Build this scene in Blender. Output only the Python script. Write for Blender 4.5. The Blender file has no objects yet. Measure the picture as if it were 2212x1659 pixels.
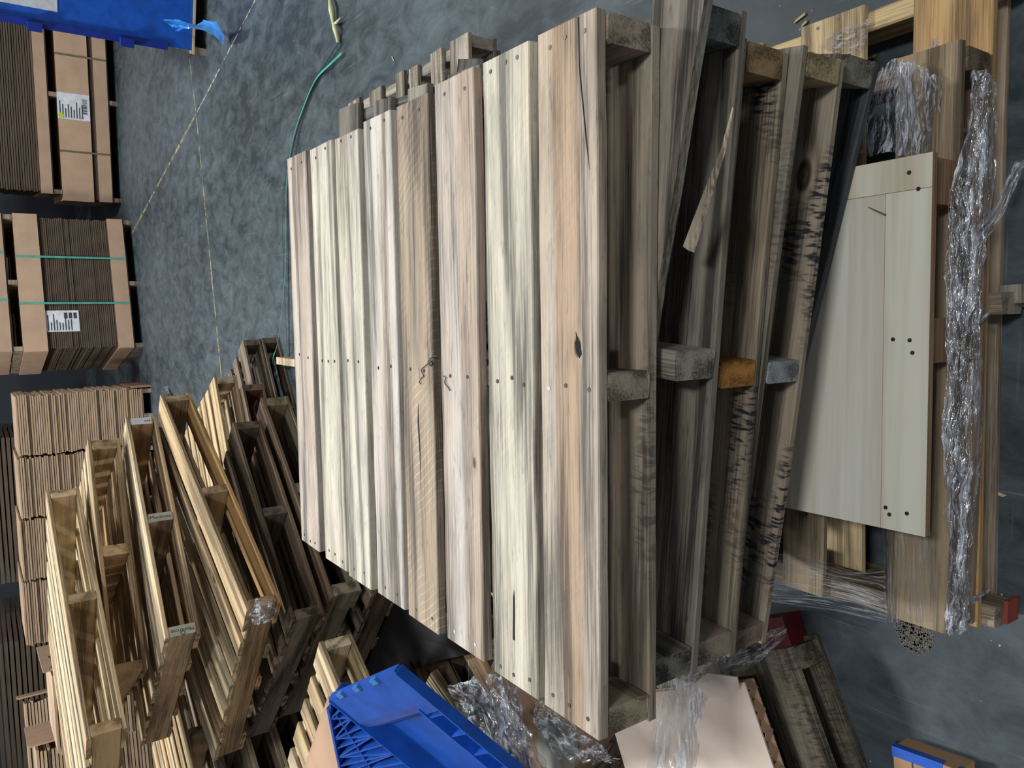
import bpy, math, random
from mathutils import Vector, Matrix, noise
random.seed(7)
scene = bpy.context.scene
col = scene.collection
# ------------------------------------------------------------------ camera (phone held sideways: image right = world down)
CAM = Vector((0.11004, -0.79625, 1.64))
CR = Vector((0.995508, 0.069295, -0.064511)); CU = Vector((0.013075, 0.574231, 0.818589)); CF = Vector((-0.093768, 0.815756, -0.570745))
cam = bpy.data.objects.new('camera', bpy.data.cameras.new('camera'))
cam.data.sensor_fit = 'HORIZONTAL'; cam.data.sensor_width = 36.0; cam.data.lens = 36.0 * 1662 / 2212
cam.data.clip_start = 0.05; cam.data.clip_end = 100
X, Y, Z = -CU, CR, -CF
cam.matrix_world = Matrix(((X.x, Y.x, Z.x, CAM.x), (X.y, Y.y, Z.y, CAM.y), (X.z, Y.z, Z.z, CAM.z), (0, 0, 0, 1)))
col.objects.link(cam); scene.camera = cam
# ------------------------------------------------------------------ world and warehouse ceiling lamps
world = bpy.data.worlds.new('warehouse'); scene.world = world; world.use_nodes = True
world.node_tree.nodes['Background'].inputs[0].default_value = (0.62, 0.66, 0.72, 1)
world.node_tree.nodes['Background'].inputs[1].default_value = 0.36
def lamp(loc, power, size, color=(0.96, 0.985, 1.0), size_y=None):
    l = bpy.data.lights.new('high_bay_lamp', 'AREA'); l.energy = power; l.shape = 'RECTANGLE'; l.size = size; l.size_y = size_y or size; l.color = color
    o = bpy.data.objects.new('high_bay_lamp', l); o.location = loc; col.objects.link(o)
    return o
lamp((-2.0, 4.3, 6.5), 390, 0.5, size_y=1.3)
lamp((1.7, -2.4, 6.5), 215, 0.5, size_y=1.3)
lamp((2.6, 5.4, 6.5), 360, 0.5, size_y=1.3)
lamp((-3.0, 8.5, 6.5), 150, 0.5, size_y=1.3)
cy = scene.cycles
cy.max_bounces = 6; cy.diffuse_bounces = 3; cy.glossy_bounces = 3; cy.transmission_bounces = 3; cy.transparent_max_bounces = 12
scene.view_settings.view_transform = 'Standard'; scene.view_settings.look = 'None'
scene.view_settings.exposure = 0.0; scene.view_settings.gamma = 1.0; scene.view_settings.use_curve_mapping = False

# ------------------------------------------------------------------ helpers
def lin(r, g, b):
    f = lambda c: c / 12.92 if c <= 0.04045 else ((c + 0.055) / 1.055) ** 2.4
    return (f(r / 255), f(g / 255), f(b / 255), 1.0)
def at(x, y, z):
    """a photograph pixel (2212 x 1659 frame) dropped on the horizontal plane at height z"""
    d = CF + CR * ((829.5 - y) / 1662) + CU * ((1106 - x) / 1662)
    return CAM + d * ((z - CAM.z) / d.z)
def tag(o, label=None, cat=None, group=None, kind=None):
    if label: o['label'] = label
    if cat: o['category'] = cat
    if group: o['group'] = group
    if kind: o['kind'] = kind
    return o
def link(o, parent=None, loc=(0, 0, 0), rot=(0, 0, 0)):
    col.objects.link(o); o.parent = parent; o.location = loc; o.rotation_euler = rot
    return o
def empty(name, loc, rot=(0, 0, 0), label=None, cat=None, group=None):
    o = bpy.data.objects.new(name, None); o.empty_display_size = 0.1
    link(o, None, loc, rot)
    return tag(o, label, cat, group)
def mesh(name, verts, faces, mat=None, smooth=False):
    m = bpy.data.meshes.new(name); m.from_pydata([tuple(v) for v in verts], [], faces)
    if mat: m.materials.append(mat)
    if smooth:
        for p in m.polygons: p.use_smooth = True
    m.update()
    return m
def obj(name, m, parent=None, loc=(0, 0, 0), rot=(0, 0, 0), color=None, **props):
    o = bpy.data.objects.new(name, m); link(o, parent, loc, rot)
    if color: o.color = color
    for k, v in props.items(): o[k] = v
    return o
class MB:
    """collects shapes for one mesh"""
    def __init__(s): s.v, s.f = [], []
    def add(s, v, f):
        n = len(s.v); s.v += [tuple(p) for p in v]; s.f += [tuple(i + n for i in q) for q in f]
    def box(s, x0, x1, y0, y1, z0, z1, M=None):
        v = [Vector((x, y, z)) for x in (x0, x1) for y in (y0, y1) for z in (z0, z1)]
        if M: v = [M @ p for p in v]
        s.add(v, [(0, 1, 3, 2), (4, 6, 7, 5), (0, 4, 5, 1), (2, 3, 7, 6), (0, 2, 6, 4), (1, 5, 7, 3)])
    def prism(s, poly, z0, z1):
        n = len(poly)
        s.add([(p[0], p[1], z0) for p in poly] + [(p[0], p[1], z1) for p in poly],
              [tuple(reversed(range(n))), tuple(range(n, 2 * n))] + [(i, (i + 1) % n, n + (i + 1) % n, n + i) for i in range(n)])
    def tube(s, pts, r, k=6, flat=1.0):
        pts = [Vector(p) for p in pts]; rings = []
        for i, p in enumerate(pts):
            t = (pts[min(i + 1, len(pts) - 1)] - pts[max(i - 1, 0)]).normalized()
            a = t.cross(Vector((0, 0, 1)));  a = a.normalized() if a.length > 1e-4 else Vector((1, 0, 0))
            b = t.cross(a)
            rr = r(i / (len(pts) - 1)) if callable(r) else r
            rings.append([p + a * math.cos(2 * math.pi * j / k) * rr + b * math.sin(2 * math.pi * j / k) * rr * flat for j in range(k)])
        v = [q for g in rings for q in g]; f = []
        for i in range(len(rings) - 1):
            for j in range(k): f.append((i * k + j, i * k + (j + 1) % k, (i + 1) * k + (j + 1) % k, (i + 1) * k + j))
        f.append(tuple(range(k))); f.append(tuple(range(len(v) - 1, len(v) - k - 1, -1)))
        s.add(v, f)
    def make(s, name, mat, parent=None, loc=(0, 0, 0), rot=(0, 0, 0), color=None, smooth=False, **p):
        return obj(name, mesh(name, s.v, s.f, mat, smooth), parent, loc, rot, color, **p)

# ------------------------------------------------------------------ materials
class NT:
    def __init__(s, name):
        s.m = bpy.data.materials.new(name); s.m.use_nodes = True; s.t = s.m.node_tree; s.t.nodes.clear()
        s.out = s.n('ShaderNodeOutputMaterial')
    def n(s, typ, **kw):
        nd = s.t.nodes.new(typ)
        for k, v in kw.items(): setattr(nd, k, v)
        return nd
    def l(s, a, b): s.t.links.new(a, b)
    def val(s, sock, v):
        if isinstance(v, bpy.types.NodeSocket): s.l(v, sock)
        else: sock.default_value = v
    def math(s, op, a, b=0.0, clamp=False):
        nd = s.n('ShaderNodeMath', operation=op, use_clamp=clamp); s.val(nd.inputs[0], a); s.val(nd.inputs[1], b); return nd.outputs[0]
    def mix(s, f, a, b, blend='MIX'):
        nd = s.n('ShaderNodeMix', data_type='RGBA', blend_type=blend); nd.clamp_factor = True
        s.val(nd.inputs['Factor'], f); s.val(nd.inputs[6], a); s.val(nd.inputs[7], b); return nd.outputs[2]
    def ramp(s, f, *stops):
        nd = s.n('ShaderNodeValToRGB'); e = nd.color_ramp.elements
        while len(e) < len(stops): e.new(0.5)
        for i, (p, c) in enumerate(stops):
            e[i].position = p; e[i].color = (c, c, c, 1) if not isinstance(c, tuple) else c
        s.l(f, nd.inputs[0]); return nd.outputs[0]
    def coords(s, scale=(1, 1, 1), rnd=True, rot=(0, 0, 0)):
        tc = s.n('ShaderNodeTexCoord').outputs['Object']
        if rnd:
            oi = s.n('ShaderNodeObjectInfo').outputs['Random']
            ad = s.n('ShaderNodeVectorMath', operation='ADD'); s.l(tc, ad.inputs[0])
            sc = s.n('ShaderNodeVectorMath', operation='SCALE'); sc.inputs[0].default_value = (37.0, 19.0, 11.0); s.l(oi, sc.inputs['Scale'])
            s.l(sc.outputs[0], ad.inputs[1]); tc = ad.outputs[0]
        mp = s.n('ShaderNodeMapping'); mp.inputs['Scale'].default_value = scale; mp.inputs['Rotation'].default_value = rot; s.l(tc, mp.inputs[0])
        return mp.outputs[0]
    def noise(s, vec, scale=1.0, detail=3.0, rough=0.5, dist=0.0):
        nd = s.n('ShaderNodeTexNoise'); s.l(vec, nd.inputs['Vector'])
        nd.inputs['Scale'].default_value = scale; nd.inputs['Detail'].default_value = detail; nd.inputs['Roughness'].default_value = rough; nd.inputs['Distortion'].default_value = dist
        return nd.outputs['Fac']
    def attr(s, name):
        return s.n('ShaderNodeAttribute', attribute_type='OBJECT', attribute_name=name)
    def bump(s, h, strength=0.3, dist=0.002):
        b = s.n('ShaderNodeBump'); b.inputs['Strength'].default_value = strength; b.inputs['Distance'].default_value = dist; s.l(h, b.inputs['Height']); return b.outputs[0]
    def bsdf(s, color, rough=0.7, normal=None, **kw):
        p = s.n('ShaderNodeBsdfPrincipled'); s.val(p.inputs['Base Color'], color); s.val(p.inputs['Roughness'], rough)
        if normal: s.l(normal, p.inputs['Normal'])
        for k, v in kw.items(): s.val(p.inputs[k], v)
        s.l(p.outputs[0], s.out.inputs[0]); return p

def wood_material(name, along=0, weather=0.5, contrast=1.15):
    """sawn timber: tint from the object colour, grain along local X; knot / heart / saw / smudge come from the board's own properties"""
    t = NT(name)
    sc = lambda a, b: (a, b, b) if along == 0 else (b, a, b)
    tint = t.n('ShaderNodeObjectInfo').outputs['Color']
    obco = t.n('ShaderNodeTexCoord').outputs['Object']
    sep = t.n('ShaderNodeSeparateXYZ'); t.l(obco, sep.inputs[0]); ly = sep.outputs[1]; lx = sep.outputs[0]
    # knot
    kn = t.n('ShaderNodeSeparateXYZ'); t.l(t.attr('knot').outputs['Vector'], kn.inputs[0])
    dx = t.math('DIVIDE', t.math('SUBTRACT', lx, kn.outputs[0]), 1.9); dy = t.math('SUBTRACT', ly, kn.outputs[1])
    rr = t.math('SQRT', t.math('ADD', t.math('MULTIPLY', dx, dx), t.math('MULTIPLY', dy, dy)))
    kr = t.math('DIVIDE', rr, t.math('ADD', kn.outputs[2], 0.0001))          # 1 at the knot's rim
    kcore = t.math('MULTIPLY', t.ramp(t.math('DIVIDE', kr, 4.0), (0.0, 1.0), (0.2, 0.85), (0.25, 0.2), (0.7, 0.0)), t.math('GREATER_THAN', kn.outputs[2], 0.001))
    bulge = t.math('DIVIDE', kn.outputs[2], t.math('ADD', t.math('MULTIPLY', kr, kr), 0.6))
    # plain-sawn bands, pushed around the knot
    co = t.coords(sc(0.55, 7.0))
    big = t.noise(co, 1.0, 2, 0.5, 0.0)
    bands = t.math('ADD', t.math('MULTIPLY', ly, 60.0), t.math('ADD', t.math('MULTIPLY', big, 26.0), t.math('MULTIPLY', bulge, 420.0)))
    rings = t.math('ADD', t.math('MULTIPLY', t.math('SINE', bands), 0.5), 0.5)
    fine = t.noise(t.coords(sc(6.0, 260.0)), 1.0, 2, 0.7)
    mid = t.noise(t.coords(sc(1.1, 26.0)), 1.0, 3, 0.6, 0.0)
    grain = t.math('ADD', t.math('MULTIPLY', rings, 0.2), t.math('ADD', t.math('MULTIPLY', fine, 0.55), t.math('MULTIPLY', mid, 0.5)))
    k = contrast; g = t.ramp(grain, (0.49, 0.9 - 0.46 * k), (0.61, 0.86), (0.74, 0.9 + 0.22 * k))
    c = t.mix(1.0, tint, g, 'MULTIPLY')
    # warm heartwood patches
    patch = t.ramp(t.noise(t.coords(sc(0.45, 9.0)), 1.0, 1, 0.5, 0.0), (0.5, 0.0), (0.68, 0.55))
    c = t.mix(patch, c, t.mix(1.0, c, (0.92, 0.80, 0.69, 1), 'MULTIPLY'))
    he = t.n('ShaderNodeSeparateXYZ'); t.l(t.attr('heart').outputs['Vector'], he.inputs[0])
    wob = t.math('MULTIPLY', t.math('SUBTRACT', big, 0.5), 0.06)
    hd = t.math('DIVIDE', t.math('ABSOLUTE', t.math('ADD', t.math('SUBTRACT', ly, he.outputs[0]), wob)), t.math('ADD', he.outputs[1], 0.0001))
    hm = t.math('MULTIPLY', t.ramp(hd, (0.75, 1.0), (1.1, 0.0)), he.outputs[2])
    c = t.mix(hm, c, t.mix(1.0, c, (0.80, 0.63, 0.49, 1), 'MULTIPLY'))
    # grey weathering and blue stain
    wz = t.ramp(t.noise(t.coords(sc(3.0, 16.0)), 1.0, 4, 0.7, 0.0), (0.46, 0.0), (0.66, 1.0))
    c = t.mix(t.math('MULTIPLY', wz, weather), c, t.mix(1.0, c, (0.58, 0.59, 0.62, 1), 'MULTIPLY'))
    sp = t.ramp(t.noise(t.coords(sc(22.0, 90.0)), 1.0, 2, 0.7), (0.60, 0.0), (0.74, 0.55))
    c = t.mix(t.math('MULTIPLY', sp, weather), c, t.mix(1.0, c, (0.30, 0.30, 0.32, 1), 'MULTIPLY'))
    # saw kerfs across the board
    saw = t.attr('saw').outputs['Fac']
    k1 = t.math('SINE', t.math('ADD', t.math('MULTIPLY', lx, 330.0), t.math('ADD', t.math('MULTIPLY', ly, 260.0), t.math('MULTIPLY', big, 18.0))))
    kk = t.math('MULTIPLY', t.math('MULTIPLY', t.ramp(k1, (0.55, 0.0), (0.98, 1.0)), saw), t.ramp(t.noise(t.coords(sc(6, 9)), 1.0, 0), (0.4, 0.0), (0.65, 1.0)))
    c = t.mix(t.math('MULTIPLY', kk, 0.8), c, t.mix(1.0, c, (1.5, 1.5, 1.5, 1), 'MULTIPLY'))
    # black rubbing marks
    smv = t.math('ADD', t.attr('smudge').outputs['Fac'], 0.0)
    tick = t.ramp(t.noise(t.coords(sc(150.0, 34.0)), 1.0, 1, 0.6), (0.47, 0.0), (0.6, 1.0))
    area = t.ramp(t.noise(t.coords(sc(3.2, 11.0)), 1.0, 1, 0.5), (0.50, 0.0), (0.62, 1.0))
    c = t.mix(t.math('MULTIPLY', t.math('MULTIPLY', tick, area), smv), c, (0.018, 0.02, 0.026, 1))
    c = t.mix(t.math('MULTIPLY', kcore, 0.9), c, t.mix(1.0, c, (0.22, 0.13, 0.08, 1), 'MULTIPLY'))
    hgt = t.math('ADD', t.math('MULTIPLY', fine, 0.8), t.math('ADD', mid, t.math('MULTIPLY', kk, 0.8)))
    t.bsdf(c, 0.72, t.bump(hgt, 0.55, 0.0015), **{'Specular IOR Level': 0.25})
    return t.m
WOOD = wood_material('sawn_timber')
WOOD_OLD = wood_material('weathered_timber', weather=1.0, contrast=1.35)
WOOD_TOP = wood_material('deck_timber', weather=0.75)

def card_material(name, c1, c2, streak=(3, 3, 60), amt=0.5):
    t = NT(name)
    a = t.noise(t.coords(streak), 1.0, 3, 0.6); b = t.noise(t.coords((5, 5, 5)), 1.0, 5, 0.6)
    f = t.math('ADD', t.math('MULTIPLY', a, amt), t.math('MULTIPLY', b, 1 - amt))
    c = t.mix(t.ramp(f, (0.3, 0.0), (0.7, 1.0)), lin(*c1), lin(*c2))
    tint = t.n('ShaderNodeObjectInfo').outputs['Color']
    t.bsdf(t.mix(1.0, c, tint, 'MULTIPLY'), 0.85, t.bump(a, 0.3, 0.002), **{'Specular IOR Level': 0.15})
    return t.m
KRAFT = card_material('kraft_board', (176, 148, 124), (196, 168, 142), (2, 2, 8), 0.3)
SHEETS = card_material('corrugated_edges', (74, 64, 54), (112, 97, 82), (2, 2, 160), 0.8)
SHEETS_L = card_material('corrugated_edges_light', (150, 126, 102), (205, 178, 148), (2, 2, 120), 0.75)
PAPER_PINK = card_material('honeycomb_face_paper', (196, 178, 162), (214, 198, 184), (9, 9, 9), 0.4)

def simple(name, c, rough=0.5, **kw):
    t = NT(name); n = t.noise(t.coords((14, 14, 14)), 1.0, 5, 0.6)
    base = lin(*c); dk = tuple(v * 0.72 for v in base[:3]) + (1,)
    t.bsdf(t.mix(t.ramp(n, (0.35, 0.0), (0.65, 1.0)), dk, base), rough, t.bump(n, 0.15, 0.002), **kw)
    return t.m
NAIL = simple('nail_steel', (74, 70, 68), 0.4, Metallic=0.6)
NAIL_BRIGHT = simple('nail_steel_bright', (205, 205, 205), 0.35, Metallic=0.3)
BLUE = simple('blue_polyethylene', (24, 88, 190), 0.42)
BLUE_BIN = simple('blue_bin_plastic', (28, 96, 204), 0.35)
BLUE_DARK = simple('dark_blue_plastic', (20, 52, 150), 0.4)
TEAL = simple('teal_strapping', (86, 178, 158), 0.35)
MINT = simple('mint_strapping', (150, 222, 190), 0.4)
GREEN = simple('dark_green_strapping', (28, 62, 58), 0.3)
WHITE = simple('label_paper', (226, 230, 234), 0.7)
INK = simple('label_ink', (64, 68, 74), 0.8)
DOT = simple('yellow_sticker', (200, 224, 40), 0.7)
BLACKF = simple('black_slip_sheet', (15, 15, 17), 0.5)
RED = simple('dark_red_paint', (120, 24, 40), 0.6)
REDW = simple('worn_red_paint', (150, 66, 54), 0.7)
PLY_EDGE = card_material('plywood_plies', (110, 84, 62), (168, 140, 112), (2, 2, 260), 0.8)
YELLOWRAG = simple('yellow_film_knot', (196, 200, 150), 0.6)
WIRE = simple('black_wire', (14, 14, 16), 0.4)
SPLINTER = simple('raw_splinter', (196, 172, 132), 0.8)

def ply_material():
    t = NT('plywood_face')
    a = t.noise(t.coords((0.7, 16, 4)), 1.0, 5, 0.6, 0.6); b = t.noise(t.coords((2, 60, 10)), 1.0, 3, 0.6)
    f = t.math('ADD', t.math('MULTIPLY', a, 0.75), t.math('MULTIPLY', b, 0.25))
    c = t.mix(t.ramp(f, (0.36, 0.0), (0.52, 0.6), (0.64, 1.0)), lin(186, 174, 154), lin(214, 214, 200))
    tint = t.n('ShaderNodeObjectInfo').outputs['Color']
    t.bsdf(t.mix(1.0, c, tint, 'MULTIPLY'), 0.6, t.bump(b, 0.15, 0.001))
    return t.m
PLY = ply_material()

def film_material(name, scale, clear=0.62, white=0.25):
    """clear stretch film: uv streaks gather it into whiter strands; fine wrinkles give the glints"""
    t = NT(name)
    tex = t.n('ShaderNodeTexCoord').outputs['UV']
    def nz(k, d, r, w):
        mp = t.n('ShaderNodeMapping'); mp.inputs['Scale'].default_value = (scale[0] * k, scale[1] * k, 1); t.l(tex, mp.inputs[0])
        return t.noise(mp.outputs[0], 1.0, d, r, w)
    st = nz(1.0, 4, 0.62, 0.5); cr = nz(3.5, 3, 0.7, 1.0)
    nrm = t.bump(t.math('ADD', st, t.math('MULTIPLY', cr, 0.6)), 1.0, 0.02)
    tr = t.n('ShaderNodeBsdfTransparent'); tr.inputs[0].default_value = (0.95, 0.96, 0.97, 1)
    gl = t.n('ShaderNodeBsdfGlossy'); gl.inputs['Color'].default_value = (0.95, 0.97, 1, 1); gl.inputs['Roughness'].default_value = 0.17; t.l(nrm, gl.inputs['Normal'])
    df = t.n('ShaderNodeBsdfDiffuse'); df.inputs[0].default_value = (0.86, 0.90, 0.97, 1)
    strand = t.ramp(t.math('ADD', t.math('MULTIPLY', st, 0.6), t.math('MULTIPLY', cr, 0.4)), (0.47, 0.0), (0.60, 1.0))
    m1 = t.n('ShaderNodeMixShader'); t.l(t.math('MULTIPLY', strand, 0.6), m1.inputs[0]); t.l(gl.outputs[0], m1.inputs[1]); t.l(df.outputs[0], m1.inputs[2])
    fac = t.math('ADD', t.math('MULTIPLY', strand, white), 1.0 - clear - white * 0.4, clamp=True)
    m2 = t.n('ShaderNodeMixShader'); t.l(fac, m2.inputs[0]); t.l(tr.outputs[0], m2.inputs[1]); t.l(m1.outputs[0], m2.inputs[2])
    t.l(m2.outputs[0], t.out.inputs[0])
    return t.m
FILM = film_material('stretch_film', (22, 2.6, 1), 0.62, 0.7)
FILM_ROPE = film_material('stretch_film_gathered', (7, 3, 1), 0.35, 0.7)
FILM_THIN = film_material('stretch_film_taut', (26, 2.0, 1), 0.8, 0.5)
FILM_CRUMP = film_material('stretch_film_crumpled', (7, 7, 1), 0.68, 0.6)
FILM_BLUE = simple('blue_film', (60, 140, 220), 0.25)

def floor_material():
    t = NT('polished_concrete')
    a = t.noise(t.coords((0.7, 0.35, 1), False), 1.0, 6, 0.62, 0.4)
    b = t.noise(t.coords((9.0, 5.0, 1), False), 1.0, 7, 0.72, 0.5)
    f = t.math('ADD', t.math('MULTIPLY', a, 0.45), t.math('MULTIPLY', b, 0.55))
    c = t.mix(t.ramp(f, (0.40, 0.0), (0.62, 1.0)), lin(48, 55, 57), lin(88, 98, 103))
    s1 = t.ramp(t.noise(t.coords((60, 2.2, 1), False, (0, 0, 0.35)), 1.0, 3, 0.5), (0.66, 0.0), (0.8, 0.5))
    s2 = t.ramp(t.noise(t.coords((2.5, 55, 1), False, (0, 0, -0.6)), 1.0, 3, 0.5), (0.68, 0.0), (0.8, 0.4))
    c = t.mix(s1, c, lin(124, 134, 140)); c = t.mix(s2, c, lin(122, 132, 138))
    blot = t.ramp(t.noise(t.coords((1.3, 1.3, 1), False), 1.0, 4, 0.6), (0.68, 0.0), (0.76, 0.4))
    c = t.mix(blot, c, lin(108, 120, 146))
    dust = t.ramp(t.noise(t.coords((70, 70, 1), False), 1.0, 2, 0.5), (0.745, 0.0), (0.78, 0.8))
    c = t.mix(dust, c, lin(190, 190, 184))
    t.bsdf(c, t.ramp(b, (0.3, 0.4), (0.7, 0.55)), t.bump(b, 0.08, 0.003), **{'Specular IOR Level': 0.22})
    return t.m
def line_material(name, c):
    t = NT(name)
    n = t.noise(t.coords((14, 14, 14), False), 1.0, 6, 0.7)
    p = t.n('ShaderNodeBsdfPrincipled'); p.inputs['Base Color'].default_value = lin(*c); p.inputs['Roughness'].default_value = 0.8
    tr = t.n('ShaderNodeBsdfTransparent'); mx = t.n('ShaderNodeMixShader')
    t.l(t.ramp(n, (0.42, 0.0), (0.6, 0.85)), mx.inputs[0]); t.l(tr.outputs[0], mx.inputs[1]); t.l(p.outputs[0], mx.inputs[2]); t.l(mx.outputs[0], t.out.inputs[0])
    return t.m

# ------------------------------------------------------------------ the setting
b = MB(); b.add([(-14, -6, 0), (14, -6, 0), (14, 22, 0), (-14, 22, 0)], [(0, 1, 2, 3)])
tag(b.make('floor', floor_material()), kind='structure')
t_ = NT('painted_block_wall'); t_.bsdf(lin(60, 64, 70), 0.9)
b = MB(); b.box(-14, 14, 15.0, 15.2, 0, 7); tag(b.make('wall_back', t_.m), kind='structure')
JOINT = line_material('joint_dust', (176, 158, 112)); JOINT2 = line_material('joint_chalk', (188, 184, 170))
def floor_line(name, pts, w, m):
    p = [Vector((q[0], q[1], 0.0012)) for q in pts]; v, f = [], []
    for i, q in enumerate(p):
        d = (p[min(i + 1, len(p) - 1)] - p[max(i - 1, 0)]).normalized(); s = Vector((-d.y, d.x, 0)) * w / 2 * random.uniform(0.7, 1.3)
        v += [q - s, q + s]
    for i in range(len(p) - 1): f.append((2 * i, 2 * i + 1, 2 * i + 3, 2 * i + 2))
    tag(obj(name, mesh(name, v, f, m)), kind='structure')
def seg(a, b_, n): return [Vector(a).lerp(Vector(b_), i / n) for i in range(n + 1)]
floor_line('trim_1', seg(at(398, 30, 0), at(424, 246, 0), 8) + seg(at(424, 246, 0), at(480, 830, 0), 14)[1:], 0.028, JOINT)
floor_line('trim_2', seg(at(562, -20, 0), at(424, 246, 0), 10), 0.016, JOINT2)
floor_line('trim_3', seg(at(424, 246, 0), at(285, 505, 0), 10), 0.03, JOINT)
floor_line('trim_4', seg(at(2145, 1326, 0), at(2250, 1322, 0), 10), 0.012, JOINT)

# ------------------------------------------------------------------ timber pieces
_bc = {}
def board_mesh(L, W, T, var=0, segs=3, ch=0.0022, jit=0.0022, mat=None, kinds=''):
    """a sawn board along X, with soft arrises and slightly uneven edges"""
    key = (round(L, 3), round(W, 3), round(T, 3), var, segs, ch, jit, (mat or WOOD).name)
    if key in _bc: return _bc[key]
    rnd = random.Random(hash((var, segs)) % 9973 + 5)
    hw, ht = W / 2, T / 2; v, f = [], []
    for i in range(segs + 1):
        x = -L / 2 + L * i / segs
        a, bb, up = [rnd.uniform(-jit, jit) for _ in range(3)]
        ring = [(-hw + ch, -ht), (hw - ch, -ht), (hw, -ht + ch), (hw, ht - ch), (hw - ch, ht), (-hw + ch, ht), (-hw, ht - ch), (-hw, -ht + ch)]
        for (y, z) in ring: v.append((x + (rnd.uniform(-jit, jit) * 0.6 if i in (0, segs) else 0), y + (a if y < 0 else bb), z + up * 0.1))
    for i in range(segs):
        for j in range(8): f.append((i * 8 + j, i * 8 + (j + 1) % 8, (i + 1) * 8 + (j + 1) % 8, (i + 1) * 8 + j))
    f.append(tuple(reversed(range(8)))); f.append(tuple(range(segs * 8, segs * 8 + 8)))
    f = [tuple(reversed(q)) for q in f]
    m = mesh('board', v, f, mat or WOOD); _bc[key] = m
    return m
_sc = {}
def stringer_mesh(L, W, H, notch, var, mat):
    """a stringer along X standing on edge, optionally with two fork notches in its lower edge"""
    key = (round(L, 3), round(W, 3), round(H, 3), notch, var, mat.name)
    if key in _sc: return _sc[key]
    if not notch:
        m = board_mesh(L, W, H, 100 + var, 3, 0.004, 0.0025, mat)
    else:
        h = H / 2; n0, n1, d, r = 0.15, 0.38, 0.036, 0.02
        pr = [(-L / 2, -h)]
        for s in (-1, 1):
            c = s * L * 0.235; w2 = 0.115
            pr += [(c - w2, -h), (c - w2 + 0.004, -h + d - r), (c - w2 + r, -h + d), (c + w2 - r, -h + d), (c + w2 - 0.004, -h + d - r), (c + w2, -h)]
        pr += [(L / 2, -h), (L / 2, h), (-L / 2, h)]
        n = len(pr); v = [(p[0], -W / 2, p[1]) for p in pr] + [(p[0], W / 2, p[1]) for p in pr]
        f = [tuple(range(n)), tuple(reversed(range(n, 2 * n)))] + [(i, n + i, n + (i + 1) % n, (i + 1) % n) for i in range(n)]
        m = mesh('stringer', v, f, mat)
    _sc[key] = m
    return m
def tone(pal, rnd):
    c = rnd.choice(pal); k = rnd.uniform(0.9, 1.08)
    l = lin(*c); return (min(l[0] * k, 1), min(l[1] * k, 1), min(l[2] * k * rnd.uniform(0.95, 1.04), 1), 1)
PALE = [(206, 198, 180), (200, 190, 172), (210, 203, 188), (194, 182, 162)]
FRESH = [(212, 190, 152), (202, 178, 138), (214, 196, 162), (190, 164, 126)]
TAN = [(158, 144, 124), (150, 138, 120), (166, 150, 128), (142, 130, 112)]
BROWN = [(134, 114, 94), (122, 106, 88), (146, 126, 102), (130, 114, 98)]
GREY = [(138, 132, 120), (126, 122, 114), (150, 142, 128), (116, 110, 100)]
DARK = [(92, 88, 82), (104, 98, 88), (84, 82, 80), (112, 102, 88)]
def spread(L, widths):
    g = (L - sum(widths)) / (len(widths) - 1); out, y = [], -L / 2
    for w in widths: out.append((y, y + w)); y += w + g
    return out
def pallet(label, loc, yaw, W=1.016, L=1.219, h=0.1175, pal=TAN, pals=None, tops=None, bots=None, td=0.016, sw=0.038, tilt=(0, 0), group=None, seed=0,
           notch=False, mat=None, smudge=0.0, extra_str=0.0, name='wooden_pallet', cat='pallet', sx=None):
    """flat stringer pallet. local X along the deck boards, Y along the stringers (front at -Y), origin at the base centre"""
    rnd = random.Random(seed * 131 + 7); mat = mat or WOOD; pals = pals or pal
    root = empty(name, loc, (tilt[0], tilt[1], yaw), label, cat, group)
    sh = h - 2 * td
    tops = spread(L, [0.135, 0.09, 0.09, 0.12, 0.09, 0.09, 0.135]) if tops is None else tops
    bots = spread(L, [0.135, 0.09, 0.09, 0.09, 0.135]) if bots is None else bots
    parts = {'top': [], 'bot': [], 'str': []}
    for i, e in enumerate(tops):
        y0, y1 = e[0], e[1]
        o = obj('deck_board', board_mesh(W, y1 - y0, td, rnd.randrange(4), mat=mat), root, (rnd.uniform(-.006, .006), (y0 + y1) / 2, h - td / 2), (0, 0, rnd.uniform(-.006, .006)), tone(pal, rnd))
        if smudge: o['smudge'] = smudge * rnd.uniform(0.3, 1)
        if rnd.random() < 0.35: o['knot'] = (rnd.uniform(-.4, .4), rnd.uniform(-.03, .03), rnd.uniform(.008, .016))
        parts['top'].append(o)
    for i, e in enumerate(bots):
        y0, y1 = e[0], e[1]
        o = obj('bottom_board', board_mesh(W, y1 - y0, td, rnd.randrange(4), mat=mat), root, (rnd.uniform(-.004, .004), (y0 + y1) / 2, td / 2), (0, 0, rnd.uniform(-.004, .004)), tone(pals, rnd))
        if smudge: o['smudge'] = smudge * rnd.uniform(0.5, 1)
        parts['bot'].append(o)
    for x in (sx or (-W / 2 + sw / 2 + .004, 0, W / 2 - sw / 2 - .004)):
        o = obj('stringer', stringer_mesh(L + extra_str, sw, sh, notch, rnd.randrange(3), mat), root, (x + rnd.uniform(-.003, .003), -extra_str / 2, h / 2), (0, 0, math.pi / 2), tone(pals, rnd))
        parts['str'].append(o)
    return root, parts
def front(r, l, L=1.219):
    """base centre and yaw of a pallet from the ends of its front edge"""
    yaw = math.atan2(r[1] - l[1], r[0] - l[0])
    return ((r[0] + l[0]) / 2 - math.sin(yaw) * L / 2, (r[1] + l[1]) / 2 + math.cos(yaw) * L / 2), yaw
NAIL_M = MB(); NAIL_M.prism([(0.0036 * math.cos(a * math.pi / 4), 0.0036 * math.sin(a * math.pi / 4)) for a in range(8)], -0.001, 0.0007)
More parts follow.
